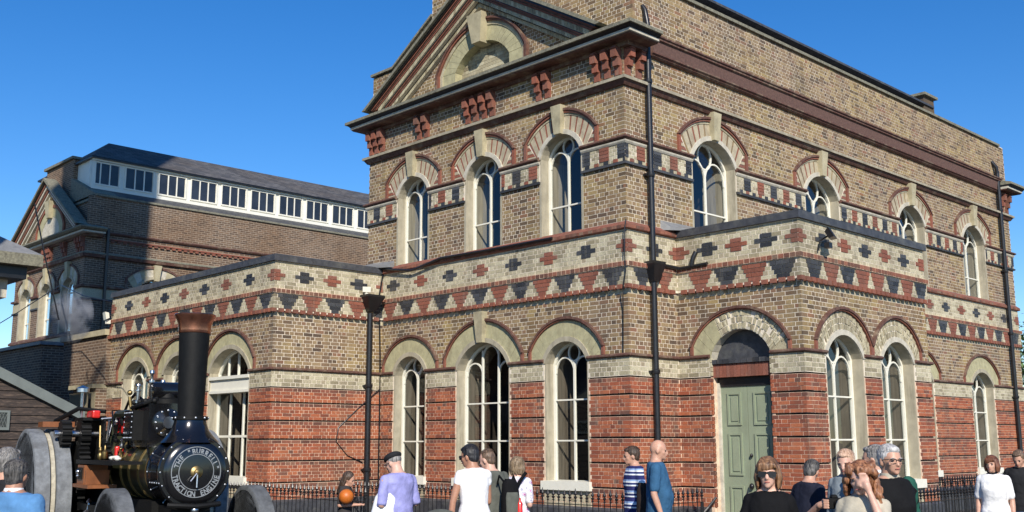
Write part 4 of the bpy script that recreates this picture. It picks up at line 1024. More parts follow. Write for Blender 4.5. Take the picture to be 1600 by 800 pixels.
wallq(mb, [(X1, cy1, 12.06), (X1, cy0-.15, 12.06), (XR, cy0+1.6, 13.45), (XR, cy1, 13.45)], [(0, 0), (17, 0), (17, 3), (1.4, 3)]); rel.build(mb, 'roof', 'slateroof')
mb = MB(); mb.box((X1+.05, cy0-.14, 12.0), (X0-.02, cy1, 12.055)); rel.build(mb, 'eaves', 'iron')
rel.build(MB().tube([(BX+.1, BY+.75, GZ), (BX+.1, BY+.75, 9.2)], .06, 8), 'downpipe', 'iron')
# lower wing and pier between the two buildings
LW = thing('low_brick_wing', 'low shaded brick wing with stepped coping in front of the far building', 'building', (BX+2, BY-2.8, GZ))
def relto(t, mb, name, mat, **k):
    l = t.location; mb.v = [(x-l.x, y-l.y, z-l.z) for x, y, z in mb.v]; return mb.build(name, mat, t, **k)
mb = MB(); wbox(mb, (BX-12, BY-2.9, GZ), (BX+4.6, BY-.02, 4.5)); relto(LW, mb, 'wall', 'farbrick')
mb = MB(); mb.box((BX-12.1, BY-3.0, 4.5), (BX+4.7, BY-.01, 4.6)); relto(LW, mb, 'coping', 'lead')
mb = MB(); wbox(mb, (BX-.9, BY+.32, 9.9), (BX-.1, BY+.78, 10.45)); mb.hexa([(BX-2.4, BY+.25, 10.3), (BX-2.4, BY+1.15, 10.3), (BX-.1, BY+1.15, 10.3), (BX-.1, BY+.25, 10.3), (BX-2.4, BY+.25, 11.45), (BX-2.4, BY+1.15, 11.45), (BX-.1, BY+1.15, 10.5), (BX-.1, BY+.25, 10.5)]); mb.uv = None; rel.build(mb, 'parapet_ramp', 'lichen')
PR2 = thing('brick_pier', 'stepped brick pier with stone coping at the left end of the wing', 'pier', (XLE-1.2, YL-.1, GZ))
mb = MB(); wbox(mb, (XLE-2.9, YL-.1, 3.1), (XLE+.0, YL+.9, 4.4)); wbox(mb, (XLE-1.5, YL-.3, GZ), (XLE-.01, YL+.9, 3.0)); relto(PR2, mb, 'wall', 'farbrick')
mb = MB(); mb.box((XLE-3.0, YL-.18, 4.4), (XLE+.02, YL+.9, 4.55)); mb.box((XLE-1.6, YL-.4, 3.0), (XLE-.02, YL+.9, 3.11)); relto(PR2, mb, 'coping', 'stone')
mb = MB(); mb.box((XLE-1.7, YL-.32, 2.35), (XLE-.02, YL+.2, 2.9)); relto(PR2, mb, 'stone_band', 'cream')
# tall chimney stack outside the frame whose shadow falls across the far building
CH = thing('chimney_stack', 'tall square brick chimney stack standing in the yard', 'chimney', (-7.0, -12.9, GZ))
mb = MB(); cxx, cyy = -7.0, -12.9
h_ = 1.75; e1 = Vector((1.35, -1)).normalized(); e2 = Vector((e1.y, -e1.x))
q0 = [Vector((cxx, cyy))+e1*a*1.7+e2*(2.1 if b > 0 else -1.70) for a, b in ((-1, -1), (1, -1), (1, 1), (-1, 1))]
q1 = [Vector((cxx, cyy))+e1*a*1.6+e2*(2.06 if b > 0 else -1.66) for a, b in ((-1, -1), (1, -1), (1, 1), (-1, 1))]
vs = [(p.x, p.y, GZ) for p in q0]+[(p.x, p.y, 33) for p in q1]
for i in range(4):
    j = (i+1) % 4; wallq(mb, [vs[i], vs[j], vs[4+j], vs[4+i]], [(0, 0), (3.4, 0), (3.4, 33), (0, 33)])
wallq(mb, [vs[4], vs[5], vs[6], vs[7]], [(0, 0), (1, 0), (1, 1), (0, 1)]); relto(CH, mb, 'shaft', 'farbrick')
# timber shed
M['boards'] = plain('dark_weatherboard', (.036, .025, .02), .75, var=.45, scale=5, bscale=25, bstr=.4, stain=((.16, .11, .08), 5, (1, 1, 8)), stretch=(.6, .6, 6))
Pw = lambda px, py, dd: CAM + (FWD + R2*((px-800)/1652.9) - U2*((py-400)/1652.9))*dd
sh = Pw(110, 632, 20.5)
SH = thing('timber_shed', 'dark weatherboarded timber shed with grey bargeboard and small lattice window', 'shed', (sh.x, sh.y, GZ))
Rz = sh.z; sx, sy = sh.x, sh.y; SH.rotation_euler = (0, 0, math.pi/2)
def onx(px, py, X): q = Pw(px, py, 1.)-CAM; t = (X-CAM.x)/q.x; return CAM+q*t
q_ = onx(0, 575, sx); slope = (q_.z-Rz)/(sy-q_.y)
nb_ = 0; z = GZ
while z < Rz+3:
    x1 = -.05 if z+.15 < Rz else -(z+.15-Rz)/slope - .05
    if x1 < -6.5: break
    mb = MB(); mb.hexa([(-6.5, -.035, z-GZ), (-6.5, .03, z-GZ), (x1, .03, z-GZ), (x1, -.035, z-GZ), (-6.5, -.012, z+.155-GZ), (-6.5, .03, z+.155-GZ), (x1, .03, z+.155-GZ), (x1, -.012, z+.155-GZ)])
    mb.build('board', 'boards', SH); z += .15
mb = MB(); mb.hexa([(-6.8, -.12, Rz-GZ-.2+6.8*slope), (-6.8, .1, Rz-GZ-.2+6.8*slope), (.25, .1, Rz-GZ-.2-.25*slope), (.25, -.12, Rz-GZ-.2-.25*slope), (-6.8, -.12, Rz-GZ+6.8*slope), (-6.8, .1, Rz-GZ+6.8*slope), (.25, .1, Rz-GZ-.25*slope), (.25, -.12, Rz-GZ-.25*slope)])
M['barge'] = plain('grey_green_paint', (.15, .17, .16), .6, var=.15, scale=4); mb.build('bargeboard', 'barge', SH)
mb = MB(); mb.hexa([(-6.8, .1, Rz-GZ-.1+6.8*slope), (-6.8, 4, Rz-GZ-.1+6.8*slope), (.3, 4, Rz-GZ-.1-.3*slope), (.3, .1, Rz-GZ-.1-.3*slope), (-6.8, .1, Rz-GZ-.02+6.8*slope), (-6.8, 4, Rz-GZ-.02+6.8*slope), (.3, 4, Rz-GZ-.02-.3*slope), (.3, .1, Rz-GZ-.02-.3*slope)]); mb.build('roof', 'slate', SH)
mb = MB(); mb.box((-.06, 0, 0), (-.02, 4, Rz-GZ)); mb.build('side_wall', 'boards', SH)
wv = onx(12, 672, sx); wx = wv.y-sy
mb = MB(); zz = wv.z-GZ; mb.box((wx-.62, -.07, zz), (wx, -.04, zz+.05)); mb.box((wx-.62, -.07, zz+.32), (wx, -.04, zz+.36)); mb.box((wx-.05, -.07, zz+.05), (wx, -.04, zz+.32))
for k in range(9):
    for s in (-1, 1):
        x = wx-.53+k*.055; mb.hexa([(x-.004+s*.05, -.062, zz+.05), (x-.004+s*.05, -.055, zz+.05), (x+.004+s*.05, -.055, zz+.05), (x+.004+s*.05, -.062, zz+.05), (x-.004-s*.05, -.062, zz+.32), (x-.004-s*.05, -.055, zz+.32), (x+.004-s*.05, -.055, zz+.32), (x+.004-s*.05, -.062, zz+.32)])
wn2 = mb.build('window', 'barge', SH); mb = MB(); mb.box((wx-.6, -.05, zz+.04), (wx-.02, -.045, zz+.33)); mb.build('pane', 'darkglass', wn2)
# building corner that pokes into the frame top left: wide eaves over a pale cornice
a = Pw(68, 402, 24.0); EV = thing('eaves_building', 'corner of a low building at the left edge with grey slate roof and stone cornice', 'building', (a.x, a.y, GZ))
mb = MB()
def ebox(x0, x1, z0, z1, y0=0., y1=5.): mb.box((x0, -y1, z0-GZ), (x1, -y0, z1-GZ))
zc_ = a.z
hz_ = zc_-GZ
def eb(nm, mt, i, z0, z1): mb = MB(); mb.box((-9, -9, hz_+z0), (-i, -i, hz_+z1)); mb.build(nm, mt, EV)
eb('eaves_edge', 'lichen', 0, -.22, .04); eb('soffit', 'iron', .25, -.50, -.22); eb('cornice', 'pale', .55, -.92, -.50); eb('cornice_bed', 'joint_shade', .8, -1.1, -.92)
mb = MB(); mb.add([(-9, -9, hz_+.04), (0, -9, hz_+.04), (0, 0, hz_+.04), (-9, 0, hz_+.04), (-3, -9, hz_+1.9), (-3, -3, hz_+1.9), (-9, -3, hz_+1.9)], [(1, 2, 5, 4), (2, 3, 6, 5), (4, 5, 6, 0), (0, 1, 4), (3, 0, 6)]); mb.build('roof', 'lead', EV)
mb = MB(); wbox(mb, (-9, -9, 0), (-1.9, -1.9, hz_-1.1)); mb.build('wall', 'farred', EV)
mb = MB(); mb.sphere((-1.35, -.9, hz_+.62), .3, 8, 6, (1.8, 1, .6)); mb.build('ridge_block', 'terra', EV)

# railings
def railing(label, pts, ztop, sp=.13, group='black spearhead railings', strut=False):
    t = thing('railing', label, 'railing', (pts[0][0], pts[0][1], GZ), group); t0 = Vector((pts[0][0], pts[0][1], GZ))
    global bar_me, fin_me
    zt = ztop-GZ
    if 'bar_me' not in globals():
        mb = MB().tube([(0, 0, 0), (0, 0, .8)], .0085, 6); bar_me = mb.mesh('bar'); bar_me.materials.append(M['iron'])
        mb = MB().lathe((0, 0, 0), (0, 0, 1), [(-.025, .009), (-.02, .02), (-.005, .022), (.0, .012), (.012, .011), (.03, .028), (.045, .03), (.055, .013), (.065, .012), (.075, .028), (.09, .030), (.12, .017), (.165, .003)], 7); fin_me = mb.mesh('finial'); fin_me.materials.append(M['iron'])
    for a, b in zip(pts, pts[1:]):
        a, b = Vector((a[0], a[1], 0)), Vector((b[0], b[1], 0)); L = (b-a).length; n = max(1, int(L/sp)); d = (b-a)/n; nrm = Vector((-d.y, d.x, 0)).normalized()*.02
        for zr in (.12, zt-.21):
            mb = MB(); p, q = a-Vector((t0.x, t0.y, 0)), b-Vector((t0.x, t0.y, 0))
            mb.hexa([p-nrm+Vector((0, 0, zr)), p+nrm+Vector((0, 0, zr)), q+nrm+Vector((0, 0, zr)), q-nrm+Vector((0, 0, zr)), p-nrm+Vector((0, 0, zr+.012)), p+nrm+Vector((0, 0, zr+.012)), q+nrm+Vector((0, 0, zr+.012)), q-nrm+Vector((0, 0, zr+.012))]); mb.build('rail', 'iron', t)
        for k in range(n+1):
            p = a+d*k-Vector((t0.x, t0.y, 0)); big_ = k % 6 == 3
            o = bpy.data.objects.new('bar', bar_me); COL.objects.link(o); o.parent = t; o.location = p; o.scale = (1, 1, (zt-.13)/.8)
            f = bpy.data.objects.new('finial', fin_me); COL.objects.link(f); f.parent = o; f.location = (0, 0, .8); f.scale = (1, 1, .8/(zt-.13)*(1.18 if big_ else 1))
    if strut:
        p = Vector((pts[-1][0]-t0.x, pts[-1][1]-t0.y, 0)); mb = MB().tube([p+Vector((0, 0, zt-.42)), p+Vector((.06, .1, zt-.3)), p+Vector((.15, .22, zt-.13))], .022, 6); mb.tube([p, p+Vector((0, 0, zt-.2))], .03, 6); mb.build('strut', 'iron', t)
    return t
railing('black spearhead railing in front of the left wing, behind the traction engine', [(-11.5, -3.8), (-2.6, -3.8)], .80)
railing('black spearhead railing below the ground floor windows of the gabled front', [(-7.1, -1.0), (.62, -1.0), (.65, 1.12)], .73, strut=True)
railing('black spearhead railing round the right side of the porch', [(2.25, .15), (3.75, .15), (3.75, 7.6), (1.3, 7.6), (1.3, 16.5)], .76)
railing('second run of black railing beyond the porch', [(4.4, 6.2), (4.4, 17)], .78)

# tree at the right edge: tapered trunk, limbs and leaf clumps
M['leaf'] = plain('green_leaves', (.06, .11, .03), .7, var=.5, scale=2.2, bstr=0); M['bark'] = plain('brown_bark', (.09, .065, .045), .9, var=.4, scale=10, bstr=.6)
def tree(x, y, h, r, n, label, seed):
    rg = random.Random(seed); t = thing('leafy_tree', label, 'tree', (x, y, GZ))
    mb = MB(); mb.tube([(0, 0, 0), (.1, 0, h*.25), (-.05, .1, h*.5), (0, .05, h*.8)], [.28, .2, .13, .05], 9)
    tips = []
    for k in range(16):
        a = rg.uniform(0, 6.28); z0 = h*rg.uniform(.3, .7); rr_ = r*rg.uniform(.5, .95); z1 = z0+h*rg.uniform(.05, .3)
        mb.tube([(0, 0, z0), (math.cos(a)*rr_*.5, math.sin(a)*rr_*.5, (z0+z1)/2+.1), (math.cos(a)*rr_, math.sin(a)*rr_, z1)], [.07, .045, .015], 5); tips.append((math.cos(a)*rr_, math.sin(a)*rr_, z1))
    mb.build('trunk', 'bark', t)
    mb = MB()
    for k in range(n):
        c = tips[rg.randrange(len(tips))]; s = r*.32
        p = Vector((c[0]+rg.gauss(0, s), c[1]+rg.gauss(0, s), c[2]+rg.gauss(0, s*.8)))
        q = Quaternion((rg.uniform(-1, 1), rg.uniform(-1, 1), rg.uniform(-1, 1)), rg.uniform(0, 6.28)); l = rg.uniform(.05, .11)
        mb.add([p+q @ Vector(v)*l for v in ((-1, 0, 0), (0, -.55, .1), (1, 0, 0), (0, .55, .1))], [(0, 1, 2, 3)])
    mb.build('crown', 'leaf', t, kind='stuff')
tp = Pw(1625, 545, 38); tree(tp.x, tp.y, tp.z-GZ+1.2, 2.0, 9000, 'green leafy tree beyond the far right end of the building', 4)
# smoke drifting in front of the shaded building
sm_ = Pw(112, 492, 26); mb = MB(); mb.sphere((0, 0, 0), 1, 20, 14, (.62, .5, .72)); so = mb.build('smoke', None, kind='stuff'); so.location = sm_; tag(so, 'thin grey smoke puff drifting before the shaded brick wall', 'smoke')
mm = bpy.data.materials.new('smoke'); mm.use_nodes = True; nt = mm.node_tree; nt.nodes.remove(nt.nodes['Principled BSDF'])
vo = N(nt, 'ShaderNodeVolumePrincipled'); vo.inputs['Color'].default_value = (.75, .78, .85, 1)
tc = nt.nodes.new('ShaderNodeTexCoord'); nz = N(nt, 'ShaderNodeTexNoise', Scale=2.6, Detail=4, Roughness=.6); nt.links.new(tc.outputs['Object'], nz.inputs['Vector'])
ln = N(nt, 'ShaderNodeVectorMath', operation='LENGTH'); nt.links.new(tc.outputs['Object'], ln.inputs[0])
sb_ = N(nt, 'ShaderNodeMapRange'); sb_.inputs['From Min'].default_value = .72; sb_.inputs['From Max'].default_value = .15; nt.links.new(ln.outputs['Value'], sb_.inputs['Value'])
r1 = N(nt, 'ShaderNodeMapRange'); r1.inputs['From Min'].default_value = .44; r1.inputs['From Max'].default_value = .75; nt.links.new(nz.outputs[0], r1.inputs['Value'])
mu = N(nt, 'ShaderNodeMath', operation='MULTIPLY'); nt.links.new(sb_.outputs[0], mu.inputs[0]); nt.links.new(r1.outputs[0], mu.inputs[1])
mu2 = N(nt, 'ShaderNodeMath', operation='MULTIPLY'); mu2.inputs[1].default_value = 10; nt.links.new(mu.outputs[0], mu2.inputs[0]); nt.links.new(mu2.outputs[0], vo.inputs['Density'])
nt.links.new(vo.outputs[0], nt.nodes['Material Output'].inputs['Volume']); so.data.materials.append(mm)
cable('overhead_wire', 'thin dark wire slanting down in front of the far gable', [Pw(54, 318, 24), Pw(68, 390, 24), Pw(92, 500, 24)], .018)
cable('overhead_wire', 'long thin wire from the far building to the corner of the left wing', [Pw(-5, 508, 30), Pw(28, 488, 30), Pw(95, 445, 27), Pw(130, 462, 25), Pw(176, 472, 24)], .012)
# ------------------------------------------------------------------ traction engine
M['blackpaint'] = plain('gloss_black_paint', (.006, .006, .007), .2, var=.2, scale=6, bstr=.05, coat=.5)
M['blackdull'] = plain('sooty_black_iron', (.005, .005, .005), .6, var=.4, scale=12, bstr=.2, spec=.25)
M['copper'] = plain('polished_copper', (.62, .27, .17), .28, 1.0, var=.25, scale=9, bstr=.05)
M['brass'] = plain('polished_brass', (.32, .23, .1), .45, 1.0, var=.2, scale=9, bstr=.05)
M['steel'] = plain('bright_steel', (.55, .55, .56), .28, 1.0, var=.2, scale=12, bstr=.05)
M['silver'] = plain('silver_lettering', (.42, .42, .42), .35, .6, var=.1, bstr=0)
M['rubber'] = plain('grey_solid_rubber', (.17, .18, .19), .85, var=.35, scale=9, bscale=50, bstr=.4, stain=((.1, .1, .1), 5))
M['tyre_dark'] = plain('worn_dark_rubber', (.1, .105, .11), .8, var=.4, scale=7, bscale=40, bstr=.4, stain=((.04, .04, .04), 6))
M['strip'] = plain('dusty_tyre_gap', (.42, .38, .29), .9, var=.3, scale=14)
M['redpaint'] = plain('red_paint', (.6, .02, .015), .35, var=.15, bstr=.03, coat=.3)
M['oliveg'] = plain('dark_olive_paint', (.025, .028, .014), .35, var=.2, scale=5, bstr=.03, coat=.4)
M['wood'] = plain('varnished_wood', (.2, .07, .024), .45, var=.3, scale=4, bstr=.1, stretch=(8, 1, 1))
M['spoke'] = plain('varnished_spoke', (.3, .15, .07), .45, var=.3, scale=9)
lat, dep = -3.77, 12.5
FH = Vector((FWD.x, FWD.y, 0)).normalized()
eo = Vector((CAM.x, CAM.y, 0)) + FH*dep + RGT*lat
TH = math.radians(34.3); efw = RGT*math.sin(TH) - FH*math.cos(TH)
ENG = thing('traction_engine', 'black steam traction engine with copper capped chimney and round lettered smokebox door', 'steam engine', (eo.x, eo.y, GZ))
ENG.rotation_euler = (0, 0, math.atan2(efw.y, efw.x))
G0_ = -GZ                                      # heights given relative to the old z=0 are shifted by this
bz = 1.24+.15
E_ = lambda mb, nm, mt, par=None, sm=True, **k: mb.build(nm, mt, par or ENG, smooth=sm, **k)
X = (1, 0, 0); Yv = (0, 1, 0); Zv = (0, 0, 1)
# boiler, smokebox, door
boiler = E_(MB().lathe((-2.15, 0, bz), X, [(0, .37), (1.95, .37)], 40), 'boiler', 'oliveg')
for x in (-2.05, -1.5, -1.12, -.72, -.36): E_(MB().lathe((x, 0, bz), X, [(0, .374), (.0, .382), (.012, .384), (.012, .374)], 40), 'boiler_band', 'brass', boiler); E_(MB().lathe((x+.035, 0, bz), X, [(0, .374), (0, .3785), (.008, .3785), (.008, .374)], 40), 'boiler_band', 'brass', boiler)
sbx = E_(MB().lathe((-.25, 0, bz), X, [(0, .37), (.0, .405), (.02, .41), (.06, .41), (.07, .40), (.44, .40), (.46, .415), (.51, .415), (.525, .40), (.525, .0)], 48), 'smokebox', 'blackpaint')
dr = E_(MB().lathe((.275, 0, bz), X, [(0, .36), (.02, .36), (.035, .34), (.05, .30), (.058, .2), (.064, .1), (.066, 0)], 48), 'smokebox_door', 'blackpaint')
fx_ = .275+.052
E_(MB().lathe((fx_-.004, 0, bz), X, [(0, .284), (.008, .286), (.012, .284), (.012, .277), (0, .275)], 56), 'door_ring', 'silver', dr)
E_(MB().lathe((fx_, 0, bz), X, [(0, .202), (.01, .203), (.012, .201), (.012, .195), (0, .193)], 56), 'door_ring', 'silver', dr)
E_(MB().lathe((fx_+.01, 0, bz), X, [(0, .07), (.014, .07), (.022, .06), (.03, .035), (.05, .03), (.06, .0)], 24), 'door_boss', 'brass', dr)
E_(MB().tube([(fx_+.05, 0, bz), (fx_+.06, -.005, bz-.17)], .010, 8).tube([(fx_+.055, 0, bz), (fx_+.065, -.08, bz-.10)], .009, 8), 'door_handle', 'steel', dr)
for k in range(16):
    a = k/16*2*math.pi; E_(MB().sphere((.275, .388*math.cos(a), bz+.388*math.sin(a)), .0125, 6, 4), 'rivet', 'steel', sbx)
for k in range(11):
    a = math.radians(-60+k*30) ; E_(MB().sphere((-.17, -.408*math.cos(a), bz+.408*math.sin(a)), .012, 6, 4), 'rivet', 'steel', sbx)
for k in range(5): E_(MB().sphere((-.1+k*.09, -.39, bz-.12), .011, 6, 4), 'rivet', 'steel', sbx)
# raised lettering round the door
cu = bpy.data.curves.new('glyph', 'FONT'); cu.size = .082; cu.extrude = .003; cu.offset = .0022; cu.align_x = 'CENTER'; cu.resolution_u = 2
tmp = bpy.data.objects.new('glyph', cu); COL.objects.link(tmp); glyphs = {}
for ch in sorted(set('THE"BURRELL"TRACTIONENGINE')):
    cu.body = ch; bpy.context.view_layer.update(); me = tmp.evaluated_get(bpy.context.evaluated_depsgraph_get()).to_mesh()
    glyphs[ch] = ([v.co.copy() for v in me.vertices], [tuple(p.vertices) for p in me.polygons]); tmp.evaluated_get(bpy.context.evaluated_depsgraph_get()).to_mesh_clear()
bpy.data.objects.remove(tmp)
def letters(txt, a0, a1, r, inward):
    mb = MB(); n = len(txt)
    for i, ch in enumerate(txt):
        if ch == ' ': continue
        a = math.radians(a0+(a1-a0)*i/(n-1)); vs, fs = glyphs[ch]; out = []
        for v in vs:
            u, h = v.x*.85, v.y-.03
            rr_ = r+h if not inward else r-h; t = a-u/r if not inward else a+u/r
            # seen from the front: image right is local +y
            out.append((fx_+.002+v.z, rr_*math.cos(t), bz+rr_*math.sin(t)))
        mb.add(out, fs)
    return E_(mb, 'lettering', 'silver', dr, False)
letters('THE "BURRELL"', 162, 12, .236, False); letters('TRACTION', 192, 264, .242, True); letters('ENGINE', 288, 346, .242, True)
# chimney
ch_ = E_(MB().lathe((0.02, 0, 0), Zv, [(bz+.33, .34), (bz+.40, .27), (bz+.47, .215), (bz+.56, .185), (bz+.60, .182)], 32), 'chimney_base', 'blackpaint')
E_(MB().lathe((.02, 0, 0), Zv, [(bz+.585, .19), (bz+.59, .20), (bz+.63, .20), (bz+.635, .146), (2.93+.06, .176), (2.94+.08, .176)], 32), 'chimney', 'blackdull')
E_(MB().lathe((.02, 0, 0), Zv, [(2.99, .18), (3.0, .186), (3.03, .186), (3.10, .195), (3.15, .212), (3.185, .235), (3.205, .24), (3.215, .232), (3.20, .20), (3.15, .165), (3.05, .15)], 36), 'chimney_cap', 'copper')
for k in range(10): a = k*.628; E_(MB().sphere((.02+.2*math.cos(a), .2*math.sin(a), bz+.61), .014, 6, 4), 'bolt', 'steel', ch_)
E_(MB().sphere((.13, -.17, bz+.46), .02, 8, 6), 'bolt', 'steel', ch_)
# cylinder block
cy = MB(); cy.box((-1.35, -.30, bz+.28), (-.62, .30, bz+.80)); cyl = E_(cy, 'cylinder_block', 'blackpaint', None, False)
E_(MB().lathe((-.62, -.08, bz+.57), X, [(0, .17), (.03, .17), (.035, .15), (.05, .10), (.06, .07), (.07, .07), (.075, 0)], 24), 'cylinder_cover', 'blackpaint', cyl)
E_(MB().lathe((-.56, -.08, bz+.57), X, [(0, .075), (.02, .07), (.022, 0)], 18), 'cover_plate', 'steel', cyl)
for k in range(12): a = k*.5236; E_(MB().sphere((-.585, -.08+.145*math.cos(a), bz+.57+.145*math.sin(a)), .014, 6, 4), 'stud', 'steel', cyl)
vc = MB(); vc.box((-1.25, -.42, bz+.36), (-.85, -.30, bz+.72)); vch = E_(vc, 'valve_chest', 'blackdull', cyl, False); mb = MB(); mb.box((-1.17, -.435, bz+.43), (-.93, -.42, bz+.65)); E_(mb, 'chest_cover', 'blackpaint', cyl, False)
for k in range(6):
    for z in (.39, .69): E_(MB().sphere((-1.22+k*.068, -.425, bz+z), .011, 6, 4), 'stud', 'steel', cyl)
for k in range(4):
    for x in (-1.215, -.885): E_(MB().sphere((x, -.425, bz+.45+k*.065), .011, 6, 4), 'stud', 'steel', cyl)
E_(MB().lathe((-.95, -.2, bz+.96), Yv, [(0, .02), (.005, .11), (.05, .115), (.32, .115), (.37, .10), (.39, .02)], 24), 'steam_dome', 'blackpaint', cyl)
E_(MB().lathe((-.95, 0, 0), Zv, [(bz+.78, .2), (bz+.86, .2), (bz+.88, .12), (bz+.95, .11)], 16), 'dome_foot', 'blackdull', cyl)
sv = MB()
for y, hh in ((-.12, .42), (.02, .30), (-.28, .24)): sv.lathe((-1.22, y, bz+.82), Zv, [(0, .035), (.03, .035), (.04, .02), (hh*.6, .024), (hh*.62, .04), (hh*.68, .04), (hh*.7, .018), (hh*.85, .018), (hh*.9, .034), (hh*.98, .03), (hh, .004)], 10)
E_(sv, 'safety_valve', 'steel', cyl)
rp = MB()
for k in range(9): rp.sphere((-1.3+k*.085, -.30+.03*((k*7) % 3), bz+.83), .035, 7, 5)
rp.tube([(-1.3, -.33, bz+.76), (-.7, -.33, bz+.80), (-.62, -.2, bz+.86)], .025, 7); E_(rp, 'pipework', 'blackdull', cyl)
E_(MB().tube([(-1.28, -.2, bz+.86), (-1.5, -.24, bz+.95), (-1.75, -.25, bz+.86), (-1.95, -.25, bz+.72)], .018, 8), 'steam_pipe', 'blackdull', cyl)
E_(MB().tube([(-1.28, -.3, bz+.55), (-1.3, -.36, bz+.9)], .022, 8).sphere((-1.3, -.36, bz+.95), .035, 8, 6), 'lubricator', 'brass', cyl)
# motion between cylinder and crankshaft
mo = MB(); mo.tube([(-1.35, -.12, bz+.57), (-2.3, -.12, bz+.62)], .03, 8); mo.tube([(-1.35, -.26, bz+.50), (-2.3, -.2, bz+.6)], .018, 8); mo.box((-1.75, -.2, bz+.50), (-1.6, -.05, bz+.66)); E_(mo, 'connecting_rod', 'steel')
fr = MB(); fr.tube([(-1.38, -.30, bz+.69), (-1.7, -.30, bz+.70), (-2.05, -.30, bz+.70), (-2.16, -.30, bz+.66), (-2.2, -.30, bz+.55), (-2.2, -.30, bz+.15)], .05, 8); E_(fr, 'motion_frame', 'oliveg')
for (x, y, z, a, b, c) in ((-2.3, -.55, bz+.70, .17, .05, .05), (-2.02, -.2, bz+.53, .05, .05, .08), (-1.72, -.22, bz+.55, .06, .05, .06), (-1.5, -.30, bz+.57, .07, .05, .05), (-1.7, -.35, bz+.20, .04, .05, .09), (-2.3, -.1, bz+.55, .12, .2, .1)):
    mb = MB(); mb.box((x-a, y-b, z-c), (x+a, y+b, z+c)); o_ = E_(mb, 'red_crank_part', 'redpaint', None, False); bv = o_.modifiers.new('bevel', 'BEVEL'); bv.width = .02; bv.segments = 2
E_(MB().tube([(-2.4, -1.0, bz+.45), (-2.4, .85, bz+.45)], .045, 12), 'crankshaft', 'steel')
def gear(x, y, z, r, w, n, mt='blackdull', hub=True):
    mb = MB(); mb.lathe((x, y, z), Yv, [(0, r*.3 if hub else r*.9), (0, r*.93), (w, r*.93), (w, r*.3 if hub else r*.9)], max(20, n))
    for k in range(n):
        a = 2*math.pi*k/n; c, s = math.cos(a), math.sin(a); t = math.pi/n*.55*r
        mb.hexa([(x+c*r*.92-s*t, y, z+s*r*.92+c*t), (x+c*r*.92-s*t, y+w, z+s*r*.92+c*t), (x+c*r*.92+s*t, y+w, z+s*r*.92-c*t), (x+c*r*.92+s*t, y, z+s*r*.92-c*t),
                 (x+c*r*1.05-s*t*.6, y, z+s*r*1.05+c*t*.6), (x+c*r*1.05-s*t*.6, y+w, z+s*r*1.05+c*t*.6), (x+c*r*1.05+s*t*.6, y+w, z+s*r*1.05-c*t*.6), (x+c*r*1.05+s*t*.6, y, z+s*r*1.05-c*t*.6)])
    return E_(mb, 'gear', mt, None, False)
gear(-2.4, -.70, bz+.45, .20, .12, 16); gear(-2.4, -.93, bz+.45, .17, .12, 14); gear(-2.45, -.72, bz+.0, .34, .13, 30); gear(-2.95, -.68, .95, .62, .09, 56); gear(-2.1, -.48, bz+.08, .30, .07, 26)
E_(MB().lathe((-2.4, .62, bz+.45), Yv, [(0, .40), (0, .46), (.16, .46), (.16, .40)], 40), 'flywheel', 'blackpaint')
fb = MB()
for k in range(6): a = k*math.pi/3; fb.tube([(-2.4, .7, bz+.45), (-2.4+.42*math.cos(a), .7, bz+.45+.42*math.sin(a))], .025, 6)
E_(fb, 'flywheel_spoke', 'blackdull')
# firebox, hornplates, tender
mb = MB(); mb.box((-3.0, -.42, .55), (-2.15, .42, bz+.42)); E_(mb, 'firebox', 'oliveg', None, False)
for y in (-.46, .43): mb = MB(); mb.box((-3.2, y, .6), (-2.1, y+.03, bz+.68)); E_(mb, 'hornplate', 'blackdull', None, False)
mb = MB(); mb.box((-4.3, -.6, .6), (-3.2, .6, 1.25)); mb.box((-4.35, -.62, 1.25), (-3.2, -.56, 1.75)); mb.box((-4.35, .56, 1.25), (-3.2, .62, 1.75)); E_(mb, 'tender', 'oliveg', None, False)
mb = MB(); mb.box((-2.95, -1.1, 1.93), (-2.65, -.7, 2.0)); E_(mb, 'mudguard_board', 'wood', None, False)
mb = MB(); mb.box((-2.75, -.7, bz+.62), (-2.2, .5, bz+.66)); mb.tube([(-2.9, -.9, bz+.62), (-2.5, -.7, bz+.78), (-2.3, -.4, bz+.74)], .03, 6); mb.tube([(-2.8, -.5, bz+.6), (-2.8, -.5, bz+1.0)], .02, 6); E_(mb, 'crank_cover', 'blackdull')
E_(MB().lathe((-2.55, -.65, bz+1.0), Zv, [(0, .0), (.0, .085), (.05, .085), (.07, .05), (.09, .0)], 16).tube([(-2.55, -.65, bz+.5), (-2.55, -.65, bz+1.0)], .02, 6), 'oil_lamp', 'steel')
gb = MB(); gb.tube([(-1.95, -.52, bz+.14), (-2.02, -.52, bz+.55)], .014, 8); gb.lathe((-1.93, -.52, bz+.12), Zv, [(0, .02), (.03, .035), (.07, .035), (.09, .02), (.12, .03), (.16, .012)], 10); gb.lathe((-1.78, -.50, bz+.13), Zv, [(0, .03), (.02, .04), (.09, .04), (.11, .015), (.16, .015), (.18, .0)], 10); E_(gb, 'injector_valve', 'brass')
E_(MB().tube([(-1.9, -.44, bz+.62), (-2.0, -.44, bz+.2), (-1.95, -.44, bz+.13)], .016, 8), 'control_rod', 'steel')
